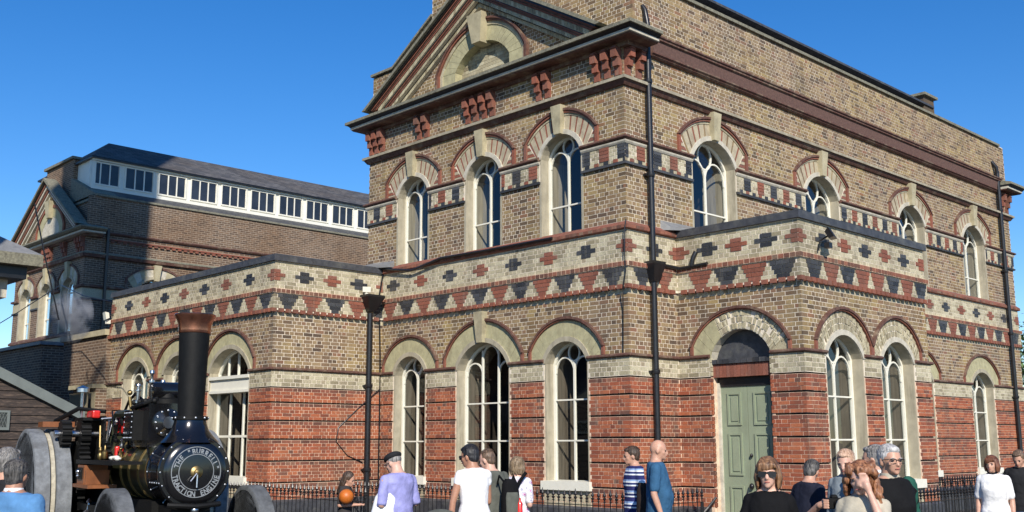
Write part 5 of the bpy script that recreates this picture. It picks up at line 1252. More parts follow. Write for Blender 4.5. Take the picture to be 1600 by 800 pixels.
# side step with tool box and lamp, rags
mb = MB(); mb.box((-2.05, -.78, bz+.08), (-.25, -.44, bz+.115)); E_(mb, 'running_board', 'blackdull', None, False); mb = MB(); mb.box((-2.05, -.785, bz+.075), (-.25, -.775, bz+.125)); E_(mb, 'board_edge', 'blackdull', None, False)
tb = MB(); tb.box((-1.85, -.80, bz-.17), (-1.5, -.52, bz+.06)); tb.box((-1.9, -.84, bz-.21), (-1.1, -.50, bz-.17)); tb.box((-1.44, -.80, bz-.17), (-1.41, -.52, bz+.0)); tbo = E_(tb, 'tool_box', 'wood', None, False)
mb = MB(); mb.box((-1.80, -.815, bz-.11), (-1.57, -.80, bz+.03)); E_(mb, 'box_plate', 'blackdull', tbo, False); E_(MB().sphere((-1.69, -.83, bz-.02), .03, 8, 6).sphere((-1.69, -.83, bz-.07), .02, 6, 5), 'padlock', 'steel', tbo)
rg_ = MB()
for k in range(7): rg_.sphere((-1.0+k*.05, -.60+.02*math.sin(k*2), bz+.15+.012*math.sin(k*3)), .04, 8, 6, (1.2, 1, .6))
ra = E_(rg_, 'cleaning_rag', 'white'); 
# underside, axles, steering
mb = MB(); mb.box((-1.9, -.3, .55), (-.3, .3, bz-.34)); mb.box((-.35, -.22, .75), (.2, .22, bz-.38)); mb.box((-2.2, -.7, bz-.5), (-1.2, -.4, bz-.42)); E_(mb, 'belly_tank', 'blackdull', None, False)
ub = MB(); ub.tube([(0, -.75, .60), (0, .75, .60)], .05, 10); ub.lathe((0, 0, .5), Zv, [(0, .12), (.2, .14), (.5, .2)], 14); ub.tube([(.05, -.6, .62), (-1.0, -.35, .7), (-2.1, -.3, .8)], .015, 6); ub.tube([(-.9, -.5, .95), (-1.2, -.55, .6), (-1.6, -.6, .45)], .025, 6); ub.tube([(-1.7, -.62, .95), (-1.7, -.62, .4)], .03, 6)
ub.tube([(.3, -.3, bz-.36), (.36, 0, bz-.38), (.3, .3, bz-.36)], .03, 8); E_(ub, 'front_axle', 'blackdull')
E_(MB().lathe((-1.65, -.68, .86), Zv, [(0, .05), (.02, .07), (.05, .03), (.12, .02), (.14, .04), (.18, .01)], 10).sphere((.33, .0, bz-.42), .05, 10, 7).tube([(.34, -.12, bz-.44), (.34, -.12, bz-.5), (.35, .1, bz-.5)], .012, 6), 'drain_cock', 'steel')
E_(MB().tube([(-3.0, -1.3, .95), (-3.0, 1.3, .95)], .06, 12), 'rear_axle', 'blackdull')
def wheel(x, y, r, w, ns, side, bands):
    z = r; n = 64
    prof = [(-w/2, r-.11), (-w/2, r-.055)]
    wm = MB().lathe((x, y, z), Yv, prof+[(w/2, r-.055), (w/2, r-.11)], n); wl_ = E_(wm, 'wheel', 'blackdull')
    # closed rim ring: inner face
    k = len(bands)
    for i, (a, b, rr_, mt) in enumerate(bands):
        E_(MB().lathe((x, y, z), Yv, [(a, r-.06), (a, rr_-.018), (a+.012, rr_), (b-.012, rr_), (b, rr_-.018), (b, r-.06)], n), 'tyre', mt, wl_)
    hub = MB().lathe((x, y-w*.62, z), Yv, [(0, .0), (0, .07), (.04, .09), (w*1.2, .09), (w*1.24, .07), (w*1.24, 0)], 20); E_(hub, 'hub', 'brass' if r < .8 else 'blackdull', wl_)
    for k in range(ns):
        a = 2*math.pi*k/ns+.2; s = (-1)**k*w*.28
        mb = MB().tube([(x+.07*math.cos(a), y+s*1.2, z+.07*math.sin(a)), (x+(r-.09)*math.cos(a), y+s*.4, z+(r-.09)*math.sin(a))], .022 if r > .8 else .017, 7); E_(mb, 'spoke', 'spoke', wl_)
    return wl_
for y in (-.79, .79): wheel(0, y, .61, .20, 12, 0, [(-.10, .10, .61, 'tyre_dark')])
for y in (-1.02, 1.02): wheel(-3.0, y, .955, .45, 20, 0, [(-.225, -.035, .955, 'rubber'), (-.033, .033, .93, 'strip'), (.035, .225, .955, 'rubber')])

rq = random.Random(11)
for k in range(26):                            # oil pipes, cocks and unions round the motion
    x = rq.uniform(-2.2, -1.3); y = rq.uniform(-.45, -.2); z = bz+rq.uniform(.1, .62)
    mt = rq.choice(['steel', 'blackdull', 'brass', 'blackdull', 'blackpaint'])
    if k % 2: E_(MB().tube([(x, y, z), (x+rq.uniform(-.18, .18), y, z+rq.uniform(-.2, .2)), (x+rq.uniform(-.25, .25), y+.05, z+rq.uniform(-.2, .15))], .010, 6), 'oil_pipe', mt)
    else: E_(MB().lathe((x, y, z), Zv, [(0, .012), (.02, .03), (.05, .03), (.06, .014), (.1, .014), (.11, .022), (.13, .0)], 8), 'oil_cup', mt)
for k in range(9): E_(MB().sphere((-2.1+k*.06, -.49, bz+.64), .012, 6, 4), 'rivet', 'steel')
E_(MB().tube([(-.6, -.3, bz+.3), (-.35, -.36, bz+.22), (-.1, -.38, bz+.1)], .014, 6), 'drain_pipe', 'blackpaint')
# ------------------------------------------------------------------ people
tex = bpy.data.textures.new('folds', 'CLOUDS'); tex.noise_scale = .11; tex.noise_depth = 3
texh = bpy.data.textures.new('curls', 'CLOUDS'); texh.noise_scale = .035; texh.noise_depth = 2
def cloth(name, col, kind=None, col2=None, rough=.85):
    m, nt, bs = new_mat(name); tc = nt.nodes.new('ShaderNodeTexCoord')
    n = N(nt, 'ShaderNodeTexNoise', Scale=9, Detail=4); nt.links.new(tc.outputs['Object'], n.inputs['Vector'])
    c = ramp(nt, n.outputs[0], [(.3, [v*.8 for v in col]), (.7, [min(1, v*1.15) for v in col])]).outputs[0]
    if kind == 'stripes':
        sp = nt.nodes.new('ShaderNodeSeparateXYZ'); nt.links.new(tc.outputs['Object'], sp.inputs[0])
        mm_ = N(nt, 'ShaderNodeMath', operation='MULTIPLY'); mm_.inputs[1].default_value = 7.2; nt.links.new(sp.outputs[2], mm_.inputs[0])
        fr_ = N(nt, 'ShaderNodeMath', operation='FRACT'); nt.links.new(mm_.outputs[0], fr_.inputs[0])
        c = ramp(nt, fr_.outputs[0], [(0, (.025, .03, .12)), (.28, (.02, .02, .06)), (.3, (.75, .78, .8)), (.42, (.25, .36, .6)), (.44, (.03, .04, .14)), (.6, (.03, .04, .14)), (.62, (.8, .82, .82)), (.72, (.8, .82, .82)), (.74, (.3, .42, .65)), (.9, (.025, .03, .12))], 'CONSTANT').outputs[0]
    if kind == 'floral':
        v = N(nt, 'ShaderNodeTexVoronoi', Scale=17); nt.links.new(tc.outputs['Object'], v.inputs['Vector'])
        f = ramp(nt, v.outputs['Distance'], [(.0, (.35, .1, .3)), (.22, (.5, .22, .42)), (.3, (.75, .7, .74)), (.42, (.28, .3, .42)), (.5, (.76, .72, .75))]).outputs[0]
        c = f
    nt.links.new(c, bs.inputs['Base Color']); bs.inputs['Roughness'].default_value = rough
    bs.inputs['Specular IOR Level'].default_value = .15
    n2 = N(nt, 'ShaderNodeTexNoise', Scale=9, Detail=3, Distortion=.5); nt.links.new(tc.outputs['Object'], n2.inputs['Vector']); bump(nt, bs, n2.outputs[0], .5, .025)
    return m
def skin(name, col):
    m, nt, bs = new_mat(name); n = gnoise(nt, 22, 3); c = ramp(nt, n.outputs[0], [(.3, [v*.88 for v in col]), (.7, [v*1.08 for v in col])]).outputs[0]
    nt.links.new(c, bs.inputs['Base Color']); bs.inputs['Roughness'].default_value = .5; bs.inputs['Subsurface Weight'].default_value = .08; bs.inputs['Subsurface Radius'].default_value = (.02, .008, .004); return m
def hairm(name, a, b):
    m, nt, bs = new_mat(name); tc = nt.nodes.new('ShaderNodeTexCoord'); mp = nt.nodes.new('ShaderNodeMapping'); mp.inputs['Scale'].default_value = (55, 55, 7)
    nt.links.new(tc.outputs['Object'], mp.inputs[0]); n = N(nt, 'ShaderNodeTexNoise', Scale=1, Detail=4, Distortion=.6); nt.links.new(mp.outputs[0], n.inputs['Vector'])
    nt.links.new(ramp(nt, n.outputs[0], [(.35, a), (.65, b)]).outputs[0], bs.inputs['Base Color']); bs.inputs['Roughness'].default_value = .5; bump(nt, bs, n.outputs[0], .8, .012); return m
SK = skin('fair_skin', (.52, .29, .2)); SKP = skin('pale_skin', (.6, .36, .27)); SKT = skin('tanned_skin', (.4, .2, .125))
H_ = dict(grey=hairm('grey_hair', (.1, .095, .09), (.33, .31, .29)), white=hairm('white_hair', (.35, .34, .33), (.62, .6, .58)), black=hairm('black_hair', (.008, .008, .01), (.03, .028, .03)),
          brown=hairm('brown_hair', (.03, .018, .012), (.09, .055, .035)), auburn=hairm('auburn_hair', (.07, .022, .012), (.2, .075, .035)), gold=hairm('golden_brown_hair', (.07, .032, .016), (.27, .14, .065)), short=hairm('cropped_brown_hair', (.07, .045, .03), (.19, .12, .075)),
          red=hairm('curly_red_hair', (.1, .035, .016), (.36, .16, .075)), sandy=hairm('pale_sandy_hair', (.4, .24, .15), (.66, .45, .32)), fair=hairm('fair_brown_hair', (.12, .08, .045), (.33, .24, .15)), dk=hairm('dark_grey_hair', (.03, .028, .027), (.13, .12, .11)))
def ell(mb, c, r, n=16, m=10, rot=None):
    tmpm = MB().sphere((0, 0, 0), 1, n, m, r); q = rot or Quaternion(); c = Vector(c); mb.add([q @ Vector(v)+c for v in tmpm.v], tmpm.f)
def cap(mb, pts, rad, n=12):
    """tapered limb with rounded ends"""
    pts = [Vector(p) for p in pts]; d0 = (pts[0]-pts[1]).normalized(); d1 = (pts[-1]-pts[-2]).normalized()
    P_ = [pts[0]+d0*rad[0]*.95, pts[0]+d0*rad[0]*.6] + pts + [pts[-1]+d1*rad[-1]*.6, pts[-1]+d1*rad[-1]*.95]
    mb.tube(P_, [rad[0]*.3, rad[0]*.8] + list(rad) + [rad[-1]*.8, rad[-1]*.3], n)
def loft(mb, secs, n=20):
    vs = []; fs = []
    for (cx, cy_, z, a, b) in secs:
        for k in range(n):
            t = 2*math.pi*k/n; ct, st_ = math.cos(t), math.sin(t); e = .85
            vs.append((cx+a*math.copysign(abs(ct)**e, ct), cy_+b*math.copysign(abs(st_)**e, st_), z))
    for i in range(len(secs)-1):
        for k in range(n): k2 = (k+1) % n; fs.append((i*n+k, i*n+k2, (i+1)*n+k2, (i+1)*n+k))
    fs.append(tuple(reversed(range(n)))); fs.append(tuple((len(secs)-1)*n+k for k in range(n))); mb.add(vs, fs)
def person(label, px, py, dep, face, top, sk=SK, hair='brown', style='short', bottom=None, sleeves='short', fem=False, arms=None, lean=0., head=(0, 0), collar=None, dress=False, glasses=False, group=None, kid=False, build=1., ztop=None, beard=False, skirt=False):
    hp = Pw(px, py, dep); H = hp.z-GZ - (.012 if style != 'bald' else 0)
    t = thing('person', label, 'person', (hp.x, hp.y, GZ), group)
    fv = -FH*math.cos(math.radians(face)) + RGT*math.sin(math.radians(face)); t.rotation_euler = (0, 0, math.atan2(fv.y, fv.x)-math.pi/2)
    s = H/1.72; hs_ = (1.05 if not kid else 1/s*.88)*s
    leanf = lambda v: (v[0], v[1]+lean*max(0, v[2]-.52*H)-lean*.48*H, v[2])
    def fin(mb, nm, mt, vox, disp=0, tx=None, sm=3):
        mb.v = [leanf(v) for v in mb.v]; o = mb.build(nm, mt, t)
        r_ = o.modifiers.new('remesh', 'REMESH'); r_.mode = 'VOXEL'; r_.voxel_size = vox; r_.use_smooth_shade = True
        q = o.modifiers.new('smooth', 'SMOOTH'); q.iterations = sm; q.factor = .5
        if disp: d_ = o.modifiers.new('folds', 'DISPLACE'); d_.texture = tx or tex; d_.strength = disp; d_.mid_level = .5; d_.texture_coords = 'GLOBAL'
        return o
    k = build*s*(.93 if fem else 1.03)
    sw, hw = (.165 if fem else .19)*build*s, (.155 if fem else .155)*build*s
    sz, hz, kz = .828*H, .52*H, .28*H
    # arm positions: shoulder, elbow, wrist (x outward, y forward, z) in units of s
    A = arms or {}
    pose = {'hang': ((.055, -.03, -.30), (.065, .06, -.56)), 'bent': ((.05, -.06, -.30), (-.05, .18, -.30)), 'phone': ((.04, .0, -.30), (-.08, .25, -.22)), 'down': ((.09, .02, -.30), (.12, .05, -.58)),
            'brow': ((.0, .20, -.18), (-.10, .17, .115)), 'belly': ((.06, -.05, -.30), (-.12, .17, -.34)), 'push': ((.03, .05, -.30), (.02, .30, -.42)), 'hold': ((.06, -.02, -.28), (-.09, .27, -.27))}
    ends = {}
    body = MB(); pieces = {}
    for sd in (-1, 1):
        sh_ = Vector((sd*(sw-.015), -.01, sz-.035)); (e, w_) = pose[A.get(sd, 'hang')]
        el = sh_+Vector((sd*e[0], e[1], e[2]))*s; wr = sh_+Vector((sd*w_[0], w_[1], w_[2]))*s
        pieces[sd] = (sh_, el, wr); cap(body, [sh_, sh_.lerp(el, .5), el], [.052*k, .046*k, .038*k]); cap(body, [el, el.lerp(wr, .35), wr], [.038*k, .038*k, .025*k])
        d = (wr-el).normalized(); sdv = Vector((1, 0, 0))*sd; pal = wr+d*.05*s
        up = d.cross(sdv).normalized(); ac = up.cross(d).normalized()
        ell(body, pal, (.036*s, .016*s, .05*s), 12, 8, d.to_track_quat('Z', 'X')) if False else cap(body, [wr, pal], [.026*s, .032*s], 10)
        for f in range(4):
            b0 = pal+ac*(f-1.5)*.019*s+d*.03*s; L = (.062, .072, .068, .052)[f]*s; cu_ = up*(-.35)
            cap(body, [b0, b0+(d+cu_*.4).normalized()*L*.55, b0+(d+cu_*.4).normalized()*L*.55+(d+cu_*1.6).normalized()*L*.5], [.0095*s, .009*s, .0075*s], 7)
        cap(body, [wr+d*.02*s-ac*.02*s, pal-ac*.045*s, pal-ac*.052*s+d*.035*s], [.013*s, .011*s, .009*s], 7); ends[sd] = pal+d*.05*s
    # torso, neck, head
    loft(body, [(0, 0, hz-.04, hw*.95, .10*k), (0, 0, hz+.06*s, hw, .105*k), (0, .0, .62*H, hw*(.80 if fem else .93), .092*k), (0, .01, .72*H, sw*.86, .108*k), (0, .0, .785*H, sw*.9, .10*k), (0, -.01, sz+.01, sw*.72, .075*k), (0, -.012, .858*H, .078*s, .062*s)])
    tp_ = H; c_ = Vector((0, .012*hs_, tp_-.16*hs_))
    hd_ = MB(); Y0 = .015*hs_
    def he(c, r, n=16, m=10): ell(hd_, (c[0]*hs_, c[1]*hs_+Y0, tp_+c[2]*hs_), tuple(v*hs_ for v in r), n, m)
    he((0, -.005, -.098), (.074, .094, .098)); he((0, .03, -.150), (.056, .064, .068)); he((0, .074, -.207), (.024, .02, .02), 10, 8); he((0, .052, -.185), (.045, .035, .035))
    he((0, .074, -.102), (.05, .02, .012), 10, 8); he((-.037, .058, -.142), (.024, .024, .022), 10, 8); he((.037, .058, -.142), (.024, .024, .022), 10, 8)
    hd_.tube([Vector((0, .086*hs_+Y0, tp_-.108*hs_)), Vector((0, .101*hs_+Y0, tp_-.135*hs_)), Vector((0, .108*hs_+Y0, tp_-.150*hs_)), Vector((0, .09*hs_+Y0, tp_-.158*hs_))], [.009*hs_, .012*hs_, .0155*hs_, .012*hs_], 8)
    he((0, .088, -.178), (.024, .012, .010), 10, 6)
    for sd in (-1, 1): he((sd*.077, -.008, -.13), (.011, .019, .032), 10, 8)
    Rh = Quaternion((0, 0, 1), math.radians(head[0])) @ Quaternion((1, 0, 0), math.radians(head[1])); piv = Vector((0, -.01*s, tp_-.24*hs_))
    hx_ = lambda v: tuple(Rh @ (Vector(v)-piv)+piv)
    body.add([hx_(v) for v in hd_.v], hd_.f)
    cap(body, [(0, -.015*s, .835*H), Vector(hx_((0, -.002, tp_-.15*hs_)))], [.066*k, .060*hs_])
    for sd in (-1, 1):
        cap(body, [(sd*.085*s, 0, hz-.02), (sd*.095*s, .01, (hz+kz)/2), (sd*.10*s, .01, kz)], [.085*k, .075*k, .056*k]); cap(body, [(sd*.10*s, .01, kz), (sd*.10*s, -.01, kz-.12*s), (sd*.10*s, -.02, .05*H)], [.054*k, .052*k, .036*k])
        cap(body, [(sd*.10*s, -.03, .035*s), (sd*.115*s, .16*s, .03*s)], [.035*s, .03*s])
    fin(body, 'body', sk, .0105 if dep < 9.5 else .0125, 0, None, 2)
    # face details
    fc = MB()
    for sd in (-1, 1): ell(fc, hx_((sd*.032*hs_, .083*hs_+Y0, tp_-.118*hs_)), (.0125*hs_, .008*hs_, .0075*hs_), 10, 6)
    fc.v = [leanf(v) for v in fc.v]; fc.build('eyes', 'darkglass', t, smooth=True)
    mo_ = MB(); ell(mo_, hx_((0, .094*hs_+Y0, tp_-.179*hs_)), (.021*hs_, .008*hs_, .0055*hs_), 10, 6); mo_.v = [leanf(v) for v in mo_.v]; mo_.build('mouth', LIP, t, smooth=True)
    if style not in ('bald',):
        eb_ = MB()
        for sd in (-1, 1): ell(eb_, hx_((sd*.033*hs_, .090*hs_+Y0, tp_-.099*hs_)), (.019*hs_, .006*hs_, .0035*hs_), 8, 5)
        eb_.v = [leanf(v) for v in eb_.v]; eb_.build('eyebrows', H_[hair], t, smooth=True)
    if glasses:
        gm = MB()
        for sd in (-1, 1):
            w2 = .034 if glasses == 'sun' else .026; hh = .021 if glasses == 'sun' else .016
            qs = [(sd*.034+a*w2, .100, -.118+b*hh-.004*abs(a)) for a, b in ((-1, -.7), (-.8, -1), (.8, -1), (1, -.6), (1, .8), (.8, 1), (-.8, 1), (-1, .8))]
            f_ = [hx_((q[0]*hs_, q[1]*hs_+Y0-abs(q[0])*.12*hs_, tp_+q[2]*hs_)) for q in qs]; b_ = [hx_((q[0]*hs_, (q[1]-.006)*hs_+Y0-abs(q[0])*.12*hs_, tp_+q[2]*hs_)) for q in qs]
            if glasses == 'sun': gm.add(f_+b_, [tuple(range(8)), tuple(range(15, 7, -1))]+[(i, (i+1) % 8, 8+(i+1) % 8, 8+i) for i in range(8)])
            else: gm.tube([Vector(p) for p in f_]+[Vector(f_[0])], .0022*hs_, 5)
            gm.tube([Vector(hx_((sd*.066*hs_, .088*hs_+Y0, tp_-.108*hs_))), Vector(hx_((sd*.080*hs_, -.01*hs_+Y0, tp_-.113*hs_)))], .003*hs_, 5)
        gm.tube([Vector(hx_((-.012*hs_, .103*hs_+Y0, tp_-.112*hs_))), Vector(hx_((.012*hs_, .103*hs_+Y0, tp_-.112*hs_)))], .003*hs_, 5)
        gm.v = [leanf(v) for v in gm.v]; gm.build('glasses', 'iron', t)
    # hair
    hr = MB(); rg = random.Random(int(px))
    def ha(c, r, n=16, m=10): ell(hr, (c[0]*hs_, c[1]*hs_+Y0, tp_+c[2]*hs_), tuple(v*hs_ for v in r), n, m)
    if style in ('short', 'crop', 'receding', 'bob', 'long', 'curly', 'fringe', 'updo'):
        g = {'crop': .003, 'short': .010, 'receding': .006}.get(style, .013)
        ha((0, -.024, -.086+g*.3), (.076+g, .088+g, .087+g)); ha((0, -.045, -.125), (.066+g, .055+g, .075+g*.7))
        if style == 'short': ha((0, .035, -.035), (.058, .052, .03))
    if style == 'curly':
        for i in range(150):
            a = rg.uniform(0, 6.283); z = rg.uniform(-.34, .0); f = 1 if z > -.05 else (1.0+(-z)*1.2)
            x, y = .092*f*math.cos(a), -.02+.095*f*math.sin(a)
            if y > .03 and z < -.055: continue
            ha((x+rg.gauss(0, .006), y+rg.gauss(0, .006), z-.01), (.024, .024, .034), 8, 6)
    if style in ('long',):
        for i in range(26):
            a = math.pi+math.pi*(i/25); x, y = .085*math.cos(a), -.02+.085*math.sin(a)
            cap(hr, [(x*hs_*.9, y*hs_*.9+Y0, tp_-.07*hs_), (x*hs_*1.05, y*hs_*1.1+Y0, tp_-.2*hs_), (x*hs_*(.9+rg.uniform(-.2, .2)), y*hs_*1.25+Y0, tp_-(.36+rg.uniform(0, .05))*hs_)], [.02*hs_, .018*hs_, .008*hs_], 7)
    if style in ('bob', 'fringe'):
        L = .215 if style == 'bob' else .225
        for i in range(30):
            a = math.radians(148)+math.radians(244)*(i/29); x, y = .084*math.cos(a), -.012+.088*math.sin(a)
            x = .084*math.cos(a); ln_ = L+rg.uniform(-.02, .015)
            cap(hr, [(x*hs_*.9, y*hs_*.9+Y0, tp_-.06*hs_), (x*hs_*1.12, y*hs_*1.08+Y0, tp_-.15*hs_), (x*hs_*1.03, y*hs_*1.02+Y0, tp_-ln_*hs_)], [.018*hs_, .019*hs_, .009*hs_], 7)
    if style in ('bob', 'fringe'):
        for i in range(9):
            u = -1+2*i/8; cap(hr, [(.015*hs_*u+.02*hs_, .03*hs_+Y0, tp_-.006*hs_), (.055*u*hs_, .082*hs_+Y0, tp_-.05*hs_), (.07*u*hs_, .092*hs_+Y0-abs(u)*.02*hs_, tp_-(.088+.015*u)*hs_)], [.018*hs_, .014*hs_, .007*hs_], 7)
    if beard: ha((0, .045, -.19), (.052, .045, .035))
    if style == 'cap':
        ha((0, -.02, -.085), (.078, .09, .075)); 
    if hr.v:
        hr.v = [hx_(v) for v in hr.v]; fin(hr, 'hair', H_[hair], .009, .012 if style in ('curly', 'short', 'updo') else .007, texh, 1)
    if hr.v and dep < 14.5 and style != 'cap':                    # loose strands lying over the hair volume
        sm2 = MB(); N_ = 520 if style != 'cap' else 160
        for i in range(N_):
            a = rg.uniform(0, 6.283); front = math.cos(a-math.pi/2) > .45
            p0 = rg.uniform(.1, .9); span = {'short': .45, 'crop': .2, 'receding': .3}.get(style, 1.1)
            drop = 0 if style in ('short', 'crop', 'cap', 'receding', 'updo') else rg.uniform(.02, {'long': .2, 'curly': .13}.get(style, .09))
            pend = min(p0+span*rg.uniform(.6, 1.2), 1.12 if front else (2.05 if style in ('crop', 'short', 'cap') else 1.75))
            pts_ = []; k1 = 1.0+rg.uniform(.02, .10); wob = rg.uniform(-.25, .25)
            for j in range(6):
                t_ = j/5; ph = p0+(pend-p0)*min(1, t_*1.4); aa = a+wob*t_; d2 = drop*max(0, (t_-.6)/.4) if not front else 0
                pts_.append(Vector((.088*k1*math.sin(ph)*math.cos(aa), -.022+.103*k1*math.sin(ph)*math.sin(aa), -.090+.094*k1*math.cos(ph)-d2)))
            w_ = .0016 if style != 'curly' else .003
            for u_, v_ in zip(pts_, pts_[1:]):
                tw = (v_-u_).cross(Vector((math.cos(a), math.sin(a), .3))).normalized()*w_
                q_ = [(u_-tw), (u_+tw), (v_+tw), (v_-tw)]
                sm2.add([leanf(hx_((w.x*hs_, w.y*hs_+Y0, tp_+w.z*hs_))) for w in q_], [(0, 1, 2, 3)])
        sm2.build('loose_hair', H_[hair], t, kind='stuff')
    if style == 'cap':
        cm = MB(); ell(cm, (0, -.012*hs_+Y0, tp_-.045*hs_), (.096*hs_, .115*hs_, .052*hs_)); ell(cm, (0, .07*hs_+Y0, tp_-.062*hs_), (.06*hs_, .045*hs_, .014*hs_)); cm.v = [hx_(v) for v in cm.v]; fin(cm, 'beret', CLO['charcoal'], .009, .004)
    # clothes
    cl = MB(); g = .019*s
    zlow = hz-.06*H if not dress else .30*H
    secs = [(0, 0, zlow, hw+g*1.3, .118*k+g) , (0, 0, hz+.04*s, hw+g*1.6, .118*k+g), (0, .0, .62*H, hw*(.84 if fem else .97)+g, .100*k+g), (0, .012, .715*H, sw*.88+g, (.125 if fem else .112)*k+g), (0, .0, .785*H, sw*.93+g, .102*k+g), (0, -.01, sz+.018, sw*.75+g, .078*k+g), (0, -.012, .853*H, .074*s, .064*s)]
    if dress: secs[0] = (0, 0, zlow, hw*1.35, .2*k); secs.insert(1, (0, 0, .42*H, hw*1.2+g, .155*k))
    if not fem and build > 1.02: secs[1:3] = [(0, .02, hz+.05*s, hw+g*2, .15*k), (0, .03, .62*H, hw+g*2, .155*k)]
    loft(cl, secs)
    for sd in (-1, 1):
        sh_, el, wr = pieces[sd]
        if sleeves == 'short': cap(cl, [sh_, sh_.lerp(el, .5), sh_.lerp(el, .78)], [.062*k, .062*k, .060*k])
        elif sleeves == 'cap': cap(cl, [sh_, sh_.lerp(el, .28)], [.06*k, .058*k])
        elif sleeves == 'rolled': cap(cl, [sh_, el, el.lerp(wr, .12)], [.056*k, .053*k, .050*k])
        elif sleeves == 'long': cap(cl, [sh_, sh_.lerp(el, .5), el], [.062*k, .057*k, .050*k]); cap(cl, [el, el.lerp(wr, .4), el.lerp(wr, .93)], [.052*k, .048*k, .038*k])
    fin(cl, 'dress' if dress else 'shirt', top, .012, .02, tex, 2)
    if collar:
        cc = MB()
        for sd in (-1, 1): cc.hexa([Vector(p) for p in [(sd*.005, .07*s, .835*H), (sd*.005, .08*s, .82*H), (sd*.075*s, .055*s, .828*H), (sd*.07*s, .045*s, .845*H), (sd*.004, .062*s, .865*H), (sd*.004, .07*s, .86*H), (sd*.066*s, .02*s, .868*H), (sd*.06*s, .01*s, .872*H)]])
        loft(cc, [(0, -.012, .848*H, .080*s, .070*s), (0, -.014, .872*H, .070*s, .066*s)]); fin(cc, 'collar', collar, .01, 0, None, 1)
    bt = MB(); bm2 = bottom or CLO['jeans']
    if not dress:
        loft(bt, [(0, 0, hz-.09*H, hw*.98+g, .115*k+g), (0, 0, hz-.03, hw+g, .115*k+g), (0, 0, hz+.045*s, hw*.96+g*.6, .108*k+g*.5)])
        for sd in (-1, 1): cap(bt, [(sd*.085*s, 0, hz-.03), (sd*.095*s, .01, (hz+kz)/2), (sd*.10*s, .012, kz)], [.096*k, .088*k, .072*k]); cap(bt, [(sd*.10*s, .012, kz), (sd*.10*s, -.01, .06*H)], [.072*k, .062*k])
        fin(bt, 'trousers', bm2, .015, .02, tex, 2)
    sho = MB()
    for sd in (-1, 1): cap(sho, [(sd*.10*s, -.045*s, .045*s), (sd*.105*s, .06*s, .045*s), (sd*.118*s, .17*s, .035*s)], [.045*s, .045*s, .036*s]); sho.box((sd*.11*s-.045*s, -.085*s, .0), (sd*.11*s+.045*s, .2*s, .02))
    fin(sho, 'shoes', CLO['black'], .012, 0, None, 1)
    t['_']=0; del t['_']
    return t, ends, s, H
LIP = skin('lips', (.42, .13, .11))
CLO = dict(jeans=cloth('blue_jeans', (.06, .1, .2)), black=cloth('black_cloth', (.006, .006, .007)), charcoal=cloth('charcoal_cloth', (.02, .02, .022)), lilac=cloth('lilac_shirt', (.3, .3, .58)), white=cloth('white_cotton', (.78, .77, .76)), greyg=cloth('grey_green_jacket', (.1, .105, .09)),
           blue=cloth('petrol_blue_cotton', (.035, .105, .2)), floral=cloth('floral_print', (.8, .75, .78), 'floral'), stripes=cloth('blue_striped_knit', (.1, .1, .3), 'stripes'), sky=cloth('washed_blue_shirt', (.09, .22, .42)), beige=cloth('beige_knit', (.42, .38, .3)), fleece=cloth('black_fleece', (.008, .008, .009)),
           dgreen=cloth('dark_green_knit', (.02, .09, .065)), brown=cloth('dark_brown_cloth', (.035, .025, .022)), steel=cloth('grey_shirt', (.2, .23, .25)), navy=cloth('navy_cloth', (.015, .017, .03)), dgrey=cloth('dark_grey_tee', (.045, .04, .04)), pj=cloth('pale_denim', (.3, .36, .42)))
p, e_, s_, h_ = person('man in lilac shirt and dark beret seen from behind at the railing', 622, 703, 11.9, -135, CLO['lilac'], SKP, 'grey', 'cap', CLO['brown'], 'rolled', arms={-1: 'hold', 1: 'hold'}, head=(12, -22), build=1.12, glasses=True)
pos = p.matrix_basis @ Vector((0, .24*s_, h_*.50))
bgm = MB(); loft(bgm, [(0, 0, -.42, .16, .05), (0, 0, -.3, .18, .06), (0, 0, -.1, .12, .05), (.01, 0, 0, .05, .03), (.02, 0, .08, .02, .015)], 18)
bg_ = bgm.build('carrier_bag', plain('white_plastic', (.75, .75, .75), .4, var=.1, bstr=.5, bscale=12), smooth=True); bw = Pw(603, 762, 11.7); bg_.location = (bw.x, bw.y, bw.z); bg_.rotation_euler = (0, 0, .8); tag(bg_, 'crumpled white carrier bag held by the man in the lilac shirt', 'bag')
d_ = bg_.modifiers.new('crumple', 'DISPLACE'); d_.texture = tex; d_.strength = .05
person('girl in dark grey top with long brown hair holding an orange ball', 541, 735, 15.2, 75, CLO['dgrey'], SK, 'brown', 'long', CLO['pj'], 'short', True, arms={-1: 'hold', 1: 'hold'}, head=(0, -18), kid=True)
bl = MB().sphere((0, 0, 0), .105, 28, 18).build('ball', plain('orange_rubber', (.5, .13, .015), .45, var=.2, scale=9), smooth=True); bl.location = Pw(541, 776, 14.93); tag(bl, 'round orange ball held by the girl in the grey top', 'ball')
person('woman in white dress with black hair bending towards the railing', 738, 693, 11.8, -158, CLO['white'], SKT, 'black', 'short', None, 'cap', True, arms={-1: 'down', 1: 'push'}, lean=.10, head=(40, -10), dress=True, glasses='sun', build=1.05)
person('man in grey green jacket with short brown hair and backpack', 766, 700, 12.4, -150, CLO['greyg'], SKP, 'short', 'crop', CLO['charcoal'], 'long', lean=.05, head=(30, -14), arms={-1: 'bent', 1: 'bent'})
bp = Pw(797, 776, 12.0); t = thing('backpack', 'black backpack with a red bottle on the back of the man in the grey jacket', 'backpack', (bp.x, bp.y, bp.z)); t.scale = (.72, .8, .85); t.rotation_euler = (0, 0, YAW*-1+.35)
